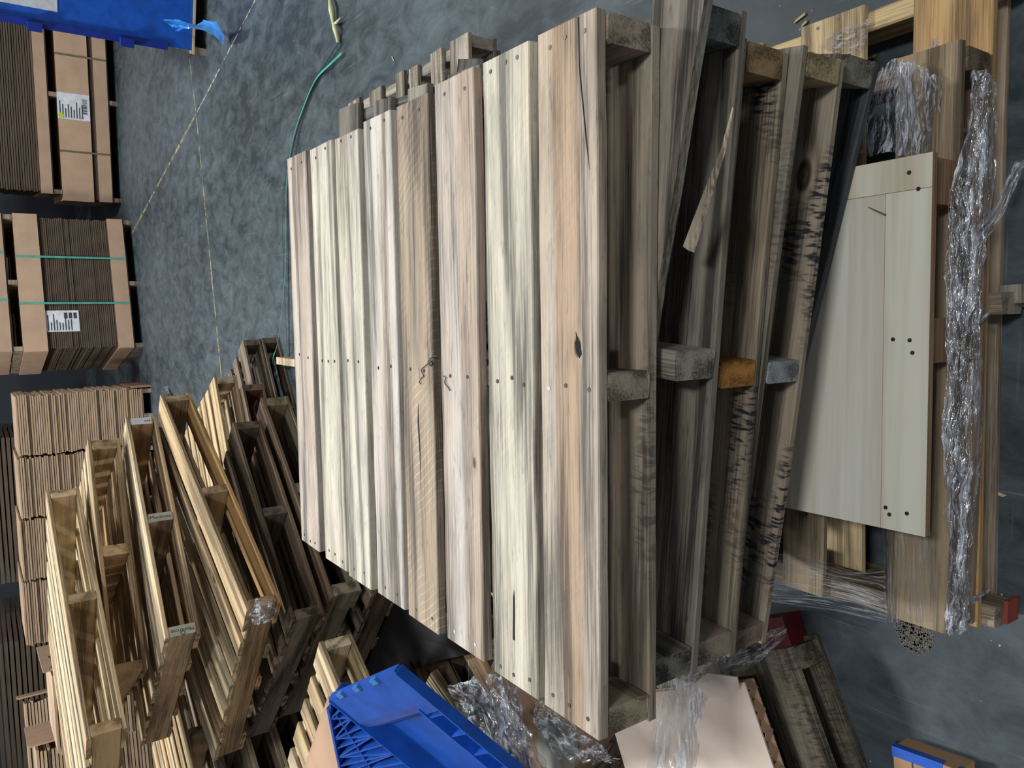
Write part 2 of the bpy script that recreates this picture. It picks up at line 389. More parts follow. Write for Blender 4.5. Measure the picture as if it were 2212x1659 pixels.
NAIL_MESH = mesh('nail', NAIL_M.v, NAIL_M.f, NAIL); NAIL_MESH_B = mesh('nail', NAIL_M.v, NAIL_M.f, NAIL_BRIGHT)

# ------------------------------------------------------------------ the main stack
HP = 0.1165; ZL = [0.0, 0.1205, 0.236] + [0.3525 + k * (HP + .0007) for k in range(5)]
# topmost pallet: eight pale deck boards
EDGE = [1.219, 1.084, 1.05, 0.916, 0.898, 0.771, 0.739, 0.61, 0.589, 0.463, 0.435, 0.305, 0.276, 0.15, 0.131, 0.0]
tops7 = [(EDGE[2 * i + 1] - .6095, EDGE[2 * i] - .6095) for i in range(8)][::-1]       # nearest board first
top_p, prt = pallet('top pallet of the central stack with eight pale sawn deck boards', (0, .6095, ZL[7]), 0, pal=PALE, pals=TAN, tops=tops7, td=0.018, h=HP,
                    group='pallets of the central stack', seed=3, sw=0.04, mat=WOOD_TOP, bots=spread(1.219, [0.14, 0.09, 0.09, 0.09, 0.14]))
TC = [(196, 182, 164), (214, 205, 184), (206, 196, 184), (182, 168, 148), (208, 200, 187), (214, 205, 186), (216, 207, 187), (204, 190, 175)]
HEART = [(0.0, 0.032, 0.75), (0, 0, 0), (-0.034, 0.032, 0.62), (0.0, 0.3, 0.35), (-0.03, 0.012, 0.35), (0, 0, 0), (0, 0, 0), (-0.03, 0.022, 0.35)]
for i, o in enumerate(prt['top']):
    o.data = board_mesh(1.016, tops7[i][1] - tops7[i][0], 0.018, 20 + i, 12, 0.0018, 0.0014, WOOD_TOP)
    o.color = lin(*[v * 0.945 for v in TC[i]]); o['heart'] = HEART[i]; o['knot'] = (0.0, 0.0, 0.0)
    o['saw'] = 1.0 if i == 3 else 0.12
prt['top'][0]['knot'] = (0.058, -0.022, 0.0085); prt['top'][2]['knot'] = (-0.155, -0.045, 0.006)
prt['top'][0].location.x -= .0
for i, o in enumerate(prt['bot']): o.color = lin(*((158, 145, 126) if i == 0 else (144, 130, 110))); o['smudge'] = 0.5 if i == 0 else 0.0; o['knot'] = (0, 0, 0)
NAILS = {0: (3, 3, 3), 1: (3, 3, 3), 2: (2, 2, 2), 3: (2, 2, 2), 4: (2, 2, 2), 5: (2, 2, 2), 6: (3, 3, 2), 7: (3, 2, 2)}
rn = random.Random(5)
for i, o in enumerate(prt['top']):
    w = tops7[i][1] - tops7[i][0]
    for s, x in enumerate((-0.488, 0.0, 0.488)):
        n = NAILS[i][s]
        for k in range(n):
            y = (k - (n - 1) / 2) * w * (0.31 if n == 3 else 0.5) + rn.uniform(-.006, .006)
            nm = NAIL_MESH_B if (i == 0 and s == 1 and k == 2) or (i == 2 and s == 0) else NAIL_MESH
            obj('nail', nm, o, (x + rn.uniform(-.006, .006) - o.location.x, y, 0.0092))
# splits and a knot hole on the front board, a split in the second one: dark inset slivers
VOID = simple('dark_void', (20, 16, 13), 0.9)
def sliver(name, parent, pts, z, m, t=0.0006):
    c = MB(); c.prism(pts, z, z + t); return c.make(name, m, parent)
kx, ky = 0.058, -0.022
sliver('knot_hole', prt['top'][0], [(kx + .022, ky + .004), (kx + .012, ky - .001), (kx + .006, ky - .006), (kx - .010, ky - .009), (kx - .016, ky - .004), (kx - .008, ky + .003), (kx - .002, ky + .004), (kx + .006, ky + .006), (kx + .010, ky + .003)], 0.0088, VOID)
sliver('split', prt['top'][1], [(-.432, -.002), (-.36, -.004), (-.345, -.002), (-.36, .001), (-.432, .0035)], 0.0088, VOID)
sliver('split', prt['top'][0], [(.506, -.030), (.44, -.031), (.34, -.045), (.30, -.050), (.34, -.0425), (.44, -.029), (.506, -.0275)], 0.0088, VOID)
sliver('split', prt['top'][3], [(-.06, .0), (-.16, -.005), (-.24, -.004), (-.16, -.001), (-.10, .004)], 0.0088, VOID)
# pallets below it, from upper to lower
S6, S5, S4, S3 = ((.527, -.059), (-.475, .025)), ((.500, -.045), (-.49, .042)), ((.503, -.067), (-.505, .063)), ((.512, -.055), (-.46, .19))
c6, y6 = front(*S6); c5, y5 = front(*S5); c4, y4 = front(*S4); c3, y3 = front(*S3)
G = 'pallets of the central stack'
p6, q6 = pallet('grey weathered pallet with a splintered front board, second from the top of the central stack', (c6[0], c6[1], ZL[6]), y6, pal=GREY, pals=GREY, group=G, seed=11, h=HP, mat=WOOD_OLD, sw=0.044,
                bots=spread(1.219, [0.165, 0.09, 0.09, 0.09, 0.14]), tops=spread(1.219, [0.10, 0.09, 0.09, 0.12, 0.09, 0.09, 0.135])[1:])
c = MB(); c.prism([(.53, -.0), (.512, -.098), (.40, -.082), (.25, -.064), (.12, -.045), (-.02, -.030), (-.02, -.022), (.10, -.022), (.28, -.012), (.42, .004)], 0, 0.017)
sp_ = c.make('splintered_deck_board', WOOD_OLD, p6, (0, -.535, HP - .017), color=lin(150, 144, 132)); tag(sp_, 'grey deck board broken to a tapering splinter')
c = MB(); c.tube([(0.17, -.614, HP - .022), (0.24, -.645, HP - .016), (0.30, -.675, HP - .008), (0.35, -.69, HP - .002)], lambda s: 0.011 * (1 - s) + 0.001, 5, 0.4)
tag(c.make('splinter', WOOD_OLD, p6, color=lin(178, 166, 144)), 'loose splinter standing off the broken board')
p5, q5 = pallet('tan pallet with black scuffs and an orange-brown middle stringer, in the central stack', (c5[0], c5[1], ZL[5]), y5, W=.99, pal=TAN, pals=TAN, group=G, seed=12, h=HP, mat=WOOD, sw=0.042, smudge=1.0,
                bots=spread(1.219, [0.15, 0.09, 0.09, 0.09, 0.14]))
p4, q4 = pallet('grey-brown pallet with a dark knot in its bottom board, in the central stack', (c4[0], c4[1], ZL[4]), y4, pal=GREY, pals=BROWN, group=G, seed=13, h=HP, mat=WOOD, sw=0.036, smudge=0.7,
                bots=spread(1.219, [0.14, 0.09, 0.09, 0.09, 0.14]))
p3, q3 = pallet('dark grey turned pallet resting on the pale plywood panel, fifth from the top', (c3[0], c3[1], ZL[3]), y3, pal=DARK, pals=DARK, group=G, seed=14, h=HP, mat=WOOD_OLD, sw=0.042,
                bots=spread(1.219, [0.14, 0.09, 0.09, 0.09, 0.14]))
q6['bot'][0].color = lin(124, 118, 106); q5['bot'][0].color = lin(152, 138, 116); q4['bot'][0].color = lin(150, 138, 120); q3['bot'][0].color = lin(74, 76, 78)
q5['str'][1].color = lin(176, 122, 62); q5['bot'][0]['smudge'] = 1.0; q4['bot'][0]['smudge'] = 1.0
q4['bot'][0]['knot'] = (0.33, -.03, 0.016); q4['str'][1].color = lin(150, 152, 150); q6['str'][2].color = lin(104, 104, 100); q6['str'][1].color = lin(150, 146, 132); q5['str'][2].color = lin(150, 124, 92); q4['str'][2].color = lin(170, 150, 114); q3['str'][2].color = lin(134, 130, 116)
q4['top'][0].color = lin(128, 122, 108)
# plywood-decked pallet
pp = empty('plywood_pallet', (0.035, 0.13, ZL[2]), (0, 0, math.radians(1.0)), 'pale plywood panel on plywood blocks jutting from the central stack', 'pallet')
def pbox(name, x0, x1, y0, y1, z0, z1, mat, parent, color=None, rot=0):
    m = MB(); cx, cy, cz = (x0 + x1) / 2, (y0 + y1) / 2, (z0 + z1) / 2
    m.box(x0 - cx, x1 - cx, y0 - cy, y1 - cy, z0 - cz, z1 - cz)
    return m.make(name, mat, parent, (cx, cy, cz), (0, 0, rot), color or (1, 1, 1, 1))
pbox('panel_core', -.316, .318, -.283, .43, .100, .1145, PLY_EDGE, pp)
pbox('face_veneer', -.316, .262, -.205, .43, .1145, .1155, PLY, pp)
pbox('face_veneer', -.316, .262, -.283, -.206, .1145, .1155, PLY, pp, (1.02, 1.0, .96, 1))
pbox('face_veneer', .263, .318, -.283, .43, .1145, .1155, PLY, pp, (1.02, .99, .92, 1), )
for x in (.278, .012, -.27):
    for y in (-.225 if x > -.1 else -.12, .38): pbox('plywood_block', x - .038, x + .038, y - .045, y + .045, 0.0, .0998, PLY_EDGE, pp, (.9, .85, .8, 1))
for (x, y) in ((1965, 373), (1985, 408), (1930, 733), (1966, 735), (1972, 762), (1914, 1096), (1922, 1111), (1960, 1109)):
    w = pp.rotation_euler.z; q = at(x, y, .3505) - Vector((0.035, 0.13, 0)); q = Vector((q.x * math.cos(w) + q.y * math.sin(w), -q.x * math.sin(w) + q.y * math.cos(w), .1160))
    obj('nail', NAIL_MESH, pp, q)
# wrapped pallet P2
p2, q2 = pallet('stretch-wrapped pallet of bark-edged boards under the plywood panel', (0.03, 0.37, ZL[1]), math.radians(.5), W=1.04, L=1.016, h=.115, pal=BROWN, pals=BROWN, group=G, seed=15, mat=WOOD, sw=0.04,
                tops=[(-.508, -.395), (-.265, -.17), (-.06, .04), (.12, .22), (.395, .508)], bots=[(-.508, -.37), (-.1, .05), (.37, .508)])
for o in q2['top'][:2]: o.color = lin(150, 132, 106)
# bottom pallet P1
p1, q1 = pallet('yellow-brown bottom pallet standing on the floor under the central stack', (0.102, 0.372, 0), math.radians(1.2), W=1.219, L=1.016, h=.12, pal=[(196, 166, 118), (184, 152, 108)], pals=TAN, group=G, seed=16, mat=WOOD, sw=0.04, td=.018, extra_str=.02,
                tops=[(-.508, -.365), (-.27, -.125), (-.03, .07), (.14, .24), (.365, .508)], bots=[(-.49, -.37), (-.1, .0), (.37, .508)])
q1['top'][0].color = lin(190, 158, 112); q1['top'][0]['heart'] = (0.0, .2, .3); q1['top'][1].color = lin(214, 188, 146); q1['str'][2].color = lin(206, 180, 134)
for (x, y) in ((1743, 63), (1781, 62), (1825, 43)): obj('nail', NAIL_MESH, q1['top'][1], (at(x, y, .12) - Vector((0.102, .372, 0))) * Vector((1, 0, 0)) + Vector((0, (at(x, y, .12).y - .372) + .1975, .0092)))
pbox('stringer_stub', 0.0, 0.035, -.545, -.50, .004, .05, WOOD_OLD, p1, lin(138, 132, 120))
pbox('stringer_end', -.607, -.563, -.536, -.5285, .02, .066, REDW, p1)

# ------------------------------------------------------------------ the left pile of pallets, entry sides towards the camera
def pallet_px(label, rp, lp, zr, zl, L=1.1, h=0.13, td=0.016, **kw):
    """pallet whose row of stringer ends runs between two photograph points at heights zr, zl"""
    r, l = at(*rp, zr), at(*lp, zl); W = (r - l).length + 0.01
    yaw = math.atan2(r.y - l.y, r.x - l.x); ty = -math.asin((zr - zl) / W); mid = (r + l) / 2
    base = mid + Vector((-math.sin(yaw), math.cos(yaw), 0)) * L / 2 - Vector((0, 0, h - td))
    return pallet(label, base, yaw, W=W, L=L, h=h, td=td, tilt=(0, ty), **kw)
GA = 'pallets of the tall left pile'
A1 = pallet_px('fresh yellow pallet with a dark knot, topmost of the tall left pile', (108, 1060), (197, 1592), 1.40, 1.39, pal=FRESH, pals=FRESH, group=GA, seed=31, sw=.045)
A2 = pallet_px('pale tan pallet second from the top of the tall left pile', (198, 953), (250, 1462), 1.235, 1.262, pal=FRESH, pals=[(196, 166, 126), (188, 160, 120)], group=GA, seed=32, sw=.045)
A3 = pallet_px('pallet with stamped stringer ends, third from the top of the tall left pile', (280, 905), (366, 1378), 1.078, 1.10, pal=FRESH, pals=[(190, 162, 126), (198, 170, 134)], group=GA, seed=33, sw=.042)
A4 = pallet_px('pallet with a film wad on its near stringer end, fourth in the tall left pile', (354, 854), (541, 1312), .945, .872, pal=FRESH, pals=[(196, 158, 104), (186, 158, 120)], group=GA, seed=34, sw=.04)
A5 = pallet_px('dark brown pallet in the lower half of the tall left pile', (510, 914), (640, 1337), .69, .70, pal=BROWN, pals=BROWN, group=GA, seed=35, sw=.04, mat=WOOD_OLD)
A6 = pallet_px('greyish pallet with a long bare stringer near the foot of the left pile', (572, 860), (723, 1287), .535, .54, pal=BROWN, pals=[(150, 138, 116), (164, 146, 116)], group=GA, seed=36, sw=.05)
for k, z in enumerate((.27, .135, 0.0)):
    yw = math.radians((52, 46, 50)[k]); cx, cy = ((-1.02, 2.62), (-1.06, 2.70), (-1.0, 2.66))[k]
    pallet(('dark pallet third from the floor in the tall left pile', 'dark pallet second from the floor in the tall left pile', 'dark pallet on the floor under the tall left pile')[k],
           (cx, cy, z), yw, h=.13, pal=DARK if k else BROWN, pals=BROWN, group=GA, seed=40 + k, mat=WOOD_OLD)
GK = 'pallets of the stack behind the tall left pile'
for k in range(7):
    z = .131 * k; o_ = ((0, 0), (.02, -.01), (-.02, .02), (.03, 0), (0, -.02), (-.03, .01), (.02, .02))[k]
    pallet(('floor pallet of the stack behind the left pile', 'second pallet from the floor in the stack behind the left pile', 'third pallet from the floor in the stack behind the left pile', 'fourth pallet from the floor in the stack behind the left pile', 'fifth pallet from the floor in the stack behind the left pile', 'sixth pallet from the floor in the stack behind the left pile', 'topmost pallet of the stack behind the left pile')[k],
           (-2.36 + o_[0], 3.32 + o_[1], z), math.radians((55, 53, 57, 54, 56, 52, 55)[k]), h=.13, L=1.05, pal=FRESH if k > 2 else BROWN, pals=TAN, group=GK, seed=140 + k, sw=.042)
A1[1]['str'][1]['knot'] = (-.43, 0.0, .012)
# stamps and a barcode-like square tag on the stringer ends (flat print)
def text(name, body, size, M, mat, parent):
    cu = bpy.data.curves.new(name, 'FONT'); cu.body = body; cu.size = size; cu.align_x = 'CENTER'; cu.align_y = 'CENTER'; cu.extrude = 0.0002
    tmp = bpy.data.objects.new(name, cu); col.objects.link(tmp); dg = bpy.context.evaluated_depsgraph_get()
    me = bpy.data.meshes.new_from_object(tmp.evaluated_get(dg)); bpy.data.objects.remove(tmp); me.name = name
    me.materials.clear(); me.materials.append(mat)
    o = bpy.data.objects.new(name, me); link(o, parent); o.matrix_local = M
    return o
STAMP = simple('stamp_ink', (70, 74, 70), 0.8); STAMPG = simple('green_stamp_ink', (58, 120, 84), 0.8)
root3, q3_ = A3
for i, st in enumerate(q3_['str']):
    # the stringer runs along its own X; the end seen is at -X
    Lh = st.data.vertices and max(v.co.x for v in st.data.vertices)
    zf = -Lh - 0.0009
    Mx = Matrix(((0, 0, -1, zf), (-1, 0, 0, 0), (0, 1, 0, 0.012), (0, 0, 0, 1))) @ Matrix.Rotation(math.radians(90), 4, 'Z') if False else None
    R_ = Matrix(((0, 0, -1, 0), (-1, 0, 0, 0), (0, 1, 0, 0), (0, 0, 0, 1)))
    if i in (0, 1):
        c = MB(); c.box(zf, zf + 0.0006, -.020, .020, -.045, .045); c.make('painted_end', simple('pale_end_paint', (196, 196, 184), .8), st)
        T = Matrix.Translation((zf - .0008, 0, 0.0)) @ R_ @ Matrix.Rotation(math.radians(90 if i == 0 else -90), 4, 'Z')
        text('stamp', 'Montrose', 0.021, T, STAMP, st)
        if i == 0:
            T = Matrix.Translation((zf - .0008, 0.012, 0.0)) @ R_; c = MB()
            for a in range(12): c.prism([(.009 * math.cos(w) , .009 * math.sin(w)) for w in (a * math.pi / 6, (a + 1) * math.pi / 6)] + [(.006 * math.cos((a + 1) * math.pi / 6), .006 * math.sin((a + 1) * math.pi / 6)), (.006 * math.cos(a * math.pi / 6), .006 * math.sin(a * math.pi / 6))], 0, .0003)
            o = c.make('stamp_mark', STAMPG, st); o.matrix_local = T
    else:
        c = MB(); c.box(zf, zf + 0.0006, -.019, .019, -.04, .045); c.make('paper_tag', WHITE, st)
        T = Matrix.Translation((zf - .0008, 0, -0.022)) @ R_ @ Matrix.Rotation(math.radians(-90), 4, 'Z')
        text('stamp', 'ose', 0.02, T, STAMP, st)
# second, lower pile of light pallets behind
GF = 'pallets of the low pile behind'
pallet_px('light new pallet on top of the low pile by the open floor', (468, 815), (520, 1105), .49, .49, L=1.0, pal=FRESH, pals=FRESH, group=GF, seed=51, sw=.045)
pallet_px('reddish brown pallet second in the low pile by the open floor', (528, 832), (590, 1130), .36, .36, L=1.0, pal=BROWN, pals=[(140, 106, 84), (150, 116, 90)], group=GF, seed=52)
pallet('brown pallet third in the low pile by the open floor', (-.80, 4.45, .115), math.radians(32), h=.115, pal=BROWN, group=GF, seed=53)
pallet('brown pallet on the floor under the low pile', (-.80, 4.42, 0), math.radians(34), h=.113, pal=BROWN, group=GF, seed=54)
p_ = at(375, 828, .35); c = MB(); c.box(-.40, .40, -.045, .045, -.012, .012)
tag(c.make('loose_board', WOOD_OLD, None, (p_.x - .34, p_.y + .22, .21), (0, math.radians(-28), math.radians(-35)), lin(120, 122, 124)), 'grey loose board jutting out behind the light pallets', 'board')
# pallet behind the central stack, right
pallet('weathered pallet behind the central stack, its nailed board ends poking out', (0.37, 1.98, .118), math.radians(1), W=1.3, L=1.1, h=.118, pal=[(150, 138, 124), (136, 126, 112), (164, 152, 136)], pals=GREY, seed=61, mat=WOOD_OLD, smudge=.4,
       tops=[(-.55, -.43), (-.38, -.30), (-.20, -.13), (-.09, -.02), (.10, .22), (.31, .43)], group='pallets behind the central stack')
pallet('weathered pallet on the floor behind the central stack', (0.50, 2.0, 0), math.radians(-1), W=1.0, L=1.1, h=.117, pal=GREY, pals=GREY, seed=62, mat=WOOD_OLD, group='pallets behind the central stack')
p_ = at(597, 779, .30); c = MB(); c.box(-.019, .019, -.55, .55, -.032, .032)
tag(c.make('wooden_batten', WOOD, None, (p_.x, p_.y - .55, .2685), (0, 0, 0), lin(190, 168, 136)), 'pale batten lying on the pallet behind the central stack', 'batten')

# ------------------------------------------------------------------ cardboard in the background
def sheets(name, parent, x0, x1, y0, y1, z0, z1, n, jit, mat, rnd, kind='stuff', bow=0.0):
    c = MB(); t = (z1 - z0) / n
    for i in range(n):
        a, b_, d, e = [rnd.uniform(-jit, jit) for _ in range(4)]; zb = z0 + i * t
        k = bow * math.sin(i / n * 6.0)
        c.box(x0 + a + k, x1 + b_ + k, y0 + d, y1 + e, zb, zb + t * 0.72)
    o = c.make(name, mat, parent, color=(1, 1, 1, 1)); o['kind'] = kind
    return o
def flatpallet(parent, W, D, z, pal=BROWN, seed=1):
    rnd = random.Random(seed)
    for y in (-D / 2 + .06, 0, D / 2 - .06): pbox('deck_board', -W / 2, W / 2, y - .055, y + .055, z + .085, z + .1, WOOD, parent, tone(pal, rnd))
    for x in (-W / 2 + .03, 0, W / 2 - .03): pbox('stringer', x - .025, x + .025, -D / 2, D / 2, z, z + .085, WOOD, parent, tone(TAN, rnd))
def label_sheet(parent, x, y, z, w, h, dot=False):
    """printed delivery note on the bale front (facing -Y)"""
    c = MB(); c.box(x - w / 2, x + w / 2, y - .002, y, z - h / 2, z + h / 2); pg = c.make('delivery_note', WHITE, parent)
    rnd = random.Random(int(w * 1000)); c = MB()
    for k in range(9):
        zz = z + h * (.40 - .085 * k); l = rnd.uniform(.35, .8) * w
        if k in (4, 5): l *= .6
        c.box(x - w * .44, x - w * .44 + l, y - .003, y - .0021, zz, zz + h * .035)
    c.make('printed_lines', INK, pg)
    c = MB()
    if dot:
        xx = x - w * .25
        while xx < x + w * .3:
            ww = rnd.choice((.004, .007, .011)); c.box(xx, xx + ww, y - .003, y - .0021, z - h * .42, z - h * .27); xx += ww + rnd.choice((.004, .007))
        c.make('barcode', INK, pg)
        c = MB(); c.prism([(.03 * math.cos(a * .524), .03 * math.sin(a * .524)) for a in range(12)], 0, .001)
        o = c.make('round_sticker', DOT, pg, (x - w * .38, y - .0024, z + h * .40), (math.pi / 2, 0, 0))
    else:
        for j in range(3): c.box(x + w * .12 + j * .0, x + w * .40, y - .003, y - .0021, z - h * (.06 + .14 * j) - h * .1, z - h * (.06 + .14 * j))
        c.make('printed_blocks', INK, pg)
def strap(parent, x, y, z0, z1, m=TEAL, depth=.5):
    c = MB(); c.box(x - .011, x + .011, y - .006, y - .003, z0 - .002, z1 + .004); c.box(x - .011, x + .011, y - .006, y + depth, z1 + .002, z1 + .005)
    c.make('strap', m, parent)
# strapped bale with the note and two teal straps
def bale(label, loc, yaw, W, D, z0, zt0, zt1, zt2, z1, seed, straps=(), note=None, cap=True, n=46, trayout=.012, pallet_=True, dark=SHEETS, base_z=None, group=None):
    """pallet / bottom tray / stack of flat sheets / top cap, front facing -Y"""
    rnd = random.Random(seed); r = empty('cardboard_bale', loc, (0, 0, yaw), label, 'cardboard bale', group)
    if pallet_: flatpallet(r, W, D, z0, seed=seed)
    sheets('flat_sheets', r, -W / 2 + .02, W / 2 - .02, -D / 2 + .012, D / 2 - .012, zt0 + .001, (zt2 if cap else z1) + .06 if cap else z1, n, .008, dark, rnd)
    pbox('bottom_tray', -W / 2, W / 2, -D / 2 - trayout, D / 2 + trayout, zt0, zt1, KRAFT, r, (.92, .9, .9, 1))
    if cap: pbox('top_cap', -W / 2 - .01, W / 2 + .01, -D / 2 - trayout, D / 2 + trayout, zt2, z1, KRAFT, r, (1, .98, .96, 1))
    for x in straps: strap(r, x, -D / 2 - trayout, zt0, z1, depth=D + trayout)
    if note: label_sheet(r, note[0], -D / 2 - (trayout if note[4] else -.006), note[1], note[2], note[3], note[4])
    return r
fr = Vector((1.25, 9.41, 0)); fl = Vector((-.25, 9.07, 0)); yawB = math.atan2(fr.y - fl.y, fr.x - fl.x)
D1 = 1.5; mB = (fr + fl) / 2 + Vector((-math.sin(yawB), math.cos(yawB), 0)) * D1 / 2
B1 = bale('dark bale of flat cartons with two teal straps, kraft top and bottom bands', mB, yawB, 1.54, D1, 0.0, .10, .26, .96, 1.19, 3, straps=(.29, -.24), note=(-.44, .80, .24, .33, False))
UP = mB + Vector((0, 0, 1.195))
bale('carton bale with kraft tray stacked on top of the strapped bale', UP, yawB, 1.54, D1, 0.0, .10, .26, .5, .9, 4, straps=(.33, -.2), cap=False, n=24)
fr = Vector((3.9, 9.83, 0)); fl = Vector((1.52, 10.03, 0)); yawC = math.atan2(fr.y - fl.y, fr.x - fl.x)
mC = (fr + fl) / 2 + Vector((-math.sin(yawC), math.cos(yawC), 0)) * .6
B2 = bale('long kraft-wrapped carton bale with a white delivery note and yellow sticker', mC, yawC, 2.38, 1.2, 0.0, .10, .24, .30, .63, 5, straps=(), note=(-.10, .47, .30, .34, True), n=20, trayout=.02)
CREASE = simple('olive_strapping', (112, 106, 84), .5)
for x in (-.62, .48): strap(B2, x, -.62, .1, .63, CREASE, .1)
bale('dark carton bale with kraft tray stacked above the long kraft bale', mC + Vector((0.02, 0, .635)), yawC, 2.3, 1.2, 0.0, .10, .22, .6, .95, 6, cap=False, n=34)
# bundles of flat cartons seen edge-on
GB = 'bundles of flat cartons edge-on'
BL = ['tall bundle of flat cartons edge-on, nearest the open floor', 'second tall bundle of flat cartons from the open floor', 'third tall bundle of flat cartons from the open floor', 'fourth tall bundle of flat cartons from the open floor']
ys = (838, 962, 1086, 1210, 1340)
for k in range(4):
    a, b_ = at(330, ys[k], 0), at(330 + 2, ys[k + 1], 0); a.y = b_.y = 9.0
    a = CAM + (at(330, ys[k], 0) - CAM) * ((8.75 - CAM.y) / (at(330, ys[k], 0).y - CAM.y)); b_ = CAM + (at(332, ys[k + 1], 0) - CAM) * ((8.75 - CAM.y) / (at(332, ys[k + 1], 0).y - CAM.y))
    W = a.x - b_.x; r = empty('carton_bundle', ((a.x + b_.x) / 2, 9.25, 0), (0, 0, math.radians(2)), BL[k], 'carton bundle', GB)
    rnd = random.Random(70 + k)
    flatpallet(r, W - .03, 1.0, 0.0, seed=k)
    sheets('flat_cartons', r, -W / 2 + .015, W / 2 - .015, -.5, .5, .101, 1.32 + .02 * k, 56, .012, SHEETS_L, rnd, bow=.006)
    if k == 0: pbox('edge_board', W / 2 - .004, W / 2 + .02, -.52, .5, 0.0, .2, KRAFT, r, (.6, .5, .45, 1))
# other dark bales further back and to the left
rb = random.Random(9)
BG = [((-2.3, 11.4), 1.9, 1.5, 1.9), ((0.4, 12.2), 1.8, 1.6, 2.1), ((2.9, 12.2), 1.9, 1.5, 2.0), ((5.0, 11.6), 1.7, 1.6, 1.9), ((-4.7, 11.0), 1.9, 1.4, 2.0), ((-6.9, 10.2), 1.9, 1.4, 1.9)]
for k, ((x, y), W, D, h) in enumerate(BG):
    bale(('dark carton bale behind the first edge-on bundle', 'dark carton bale behind the strapped bale', 'dark carton bale behind the long kraft bale', 'dark carton bale at the far right', 'dark carton bale behind the fourth edge-on bundle', 'dark carton bale at the far left')[k],
         (x, y, 0), rb.uniform(-.1, .1), W, D, 0.0, .10, .25, h - .25, h, 20 + k, n=30, group='bales in the back row')
# nearer bundles at the far left edge of the pile
def slab(label, xa, ya, xb, yb, ytop, yfront, seed, n=18, mat=SHEETS_L, bow=.02, z1=1.35):
    pass
GL = 'low stacks of flat cartons at the left'
for k, (cx, cy, W, D, h, lab) in enumerate(((-3.1, 6.55, .62, .9, 1.30, 'leaning stack of pinkish flat cartons beside the tall left pile'), (-4.15, 7.3, .7, .9, 1.42, 'stack of flat cartons left of the pinkish one'), (-4.3, 8.45, .8, .5, 1.45, 'kraft-sided stack of cartons next to the fourth bundle'))):
    r = empty('carton_stack', (cx, cy, 0), (0, 0, math.radians(8 + 6 * k)), lab, 'carton stack', GL); rnd = random.Random(90 + k)
    flatpallet(r, W, D, 0, seed=9 + k)
    sheets('flat_cartons', r, -W / 2, W / 2, -D / 2, D / 2, .101, h, 46, .014, SHEETS_L, rnd, bow=.03)
    pbox('side_board', W / 2 + .035, W / 2 + .05, -D / 2, D / 2, .101, h + .05, KRAFT, r, (.9, .85, .82, 1))

# ------------------------------------------------------------------ blue bulk bin at the right edge
bb = empty('bulk_bin', (2.86, 6.0, 0), (0, 0, math.radians(-20)), 'blue plastic bulk bin on a wooden pallet at the right edge', 'bulk bin')
flatpallet(bb, 1.15, 1.15, 0, FRESH, 3)
c = MB(); c.box(-.55, .55, -.55, .55, .101, 1.40); c.make('bin_body', BLUE_BIN, bb)
pbox('corner_post', -.575, -.52, -.575, -.52, .28, 1.42, BLUE_DARK, bb); pbox('corner_post', .52, .575, -.575, -.52, .28, 1.42, BLUE_DARK, bb)
pbox('rim', -.57, .57, -.57, .57, 1.40, 1.44, BLUE_DARK, bb)
for z in (.52, 1.10): pbox('latch', -.60, -.54, -.625, -.565, z, z + .09, BLUE_DARK, bb)
pbox('white_panel', -.45, .2, -.556, -.551, 1.0, 1.36, WHITE, bb)

# ------------------------------------------------------------------ left of the central stack: dark pallet with honeycomb panel
r_, l_ = at(1706, 1398, .12), at(1800, 1659, .12)
yD = math.atan2(r_.y - l_.y, r_.x - l_.x); dD = Vector((math.cos(yD), math.sin(yD), 0)); nD = Vector((-math.sin(yD), math.cos(yD), 0))
cD = r_ - dD * .5 + nD * .275
D1 = pallet('black-stained grey pallet on the floor left of the central stack', (cD.x, cD.y, 0), yD, W=1.0, L=.55, h=.12, pal=[(164, 154, 132), (148, 140, 122)], pals=[(126, 116, 100), (140, 130, 112)], seed=81, mat=WOOD_OLD, smudge=.55, sw=.05, td=.018,
            tops=spread(.55, [.13, .1, .13]), bots=spread(.55, [.17, .1, .13]))
hp = empty('honeycomb_panel', cD + Vector((0, 0, .121)) + nD * .02 - dD * .02, (0, 0, yD), 'thick honeycomb cardboard panel lying on the black-stained pallet', 'cardboard panel')
c = MB(); c.box(-.495, .485, -.27, .25, .030, .034); c.make('face_paper', PAPER_PINK, hp)
c = MB(); c.box(-.495, .485, -.27, .25, 0, .003); c.make('back_paper', KRAFT, hp)
c = MB(); rnd = random.Random(4)
for i in range(44):
    x = -.49 + i * .0222
    for j in range(3):
        y = -.266 + j * .024 + rnd.uniform(-.006, .004); s = (1 if (i + j) % 2 else -1) * .008
        c.add([(x, y - s, .003), (x + .0222, y + s, .003), (x + .0222, y + s, .030), (x, y - s, .030), (x, y - s + .001, .003), (x + .0222, y + s + .001, .003), (x + .0222, y + s + .001, .030), (x, y - s + .001, .030)], [(0, 1, 2, 3), (7, 6, 5, 4), (0, 4, 5, 1), (3, 2, 6, 7)])
tag(c.make('honeycomb_core', KRAFT, hp, color=(.8, .72, .64, 1)), kind='stuff')
c = MB(); c.box(-.48, .47, -.19, .24, .003, .0298); c.make('core_fill', KRAFT, hp, color=(.5, .42, .36, 1))
c = MB(); c.add([(.47, -.25, .034), (.50, -.27, .05), (.52, -.20, .066), (.50, -.14, .058), (.51, -.08, .05), (.47, -.03, .036), (.45, -.12, .0345), (.455, -.21, .0345)], [(0, 1, 2, 3, 4, 5, 6, 7)])
tf = c.make('torn_flap', KRAFT, hp, color=(1, 1, 1, 1)); tf.data.materials[0] = PAPER_PINK; tf.modifiers.new('s', 'SOLIDIFY').thickness = .003
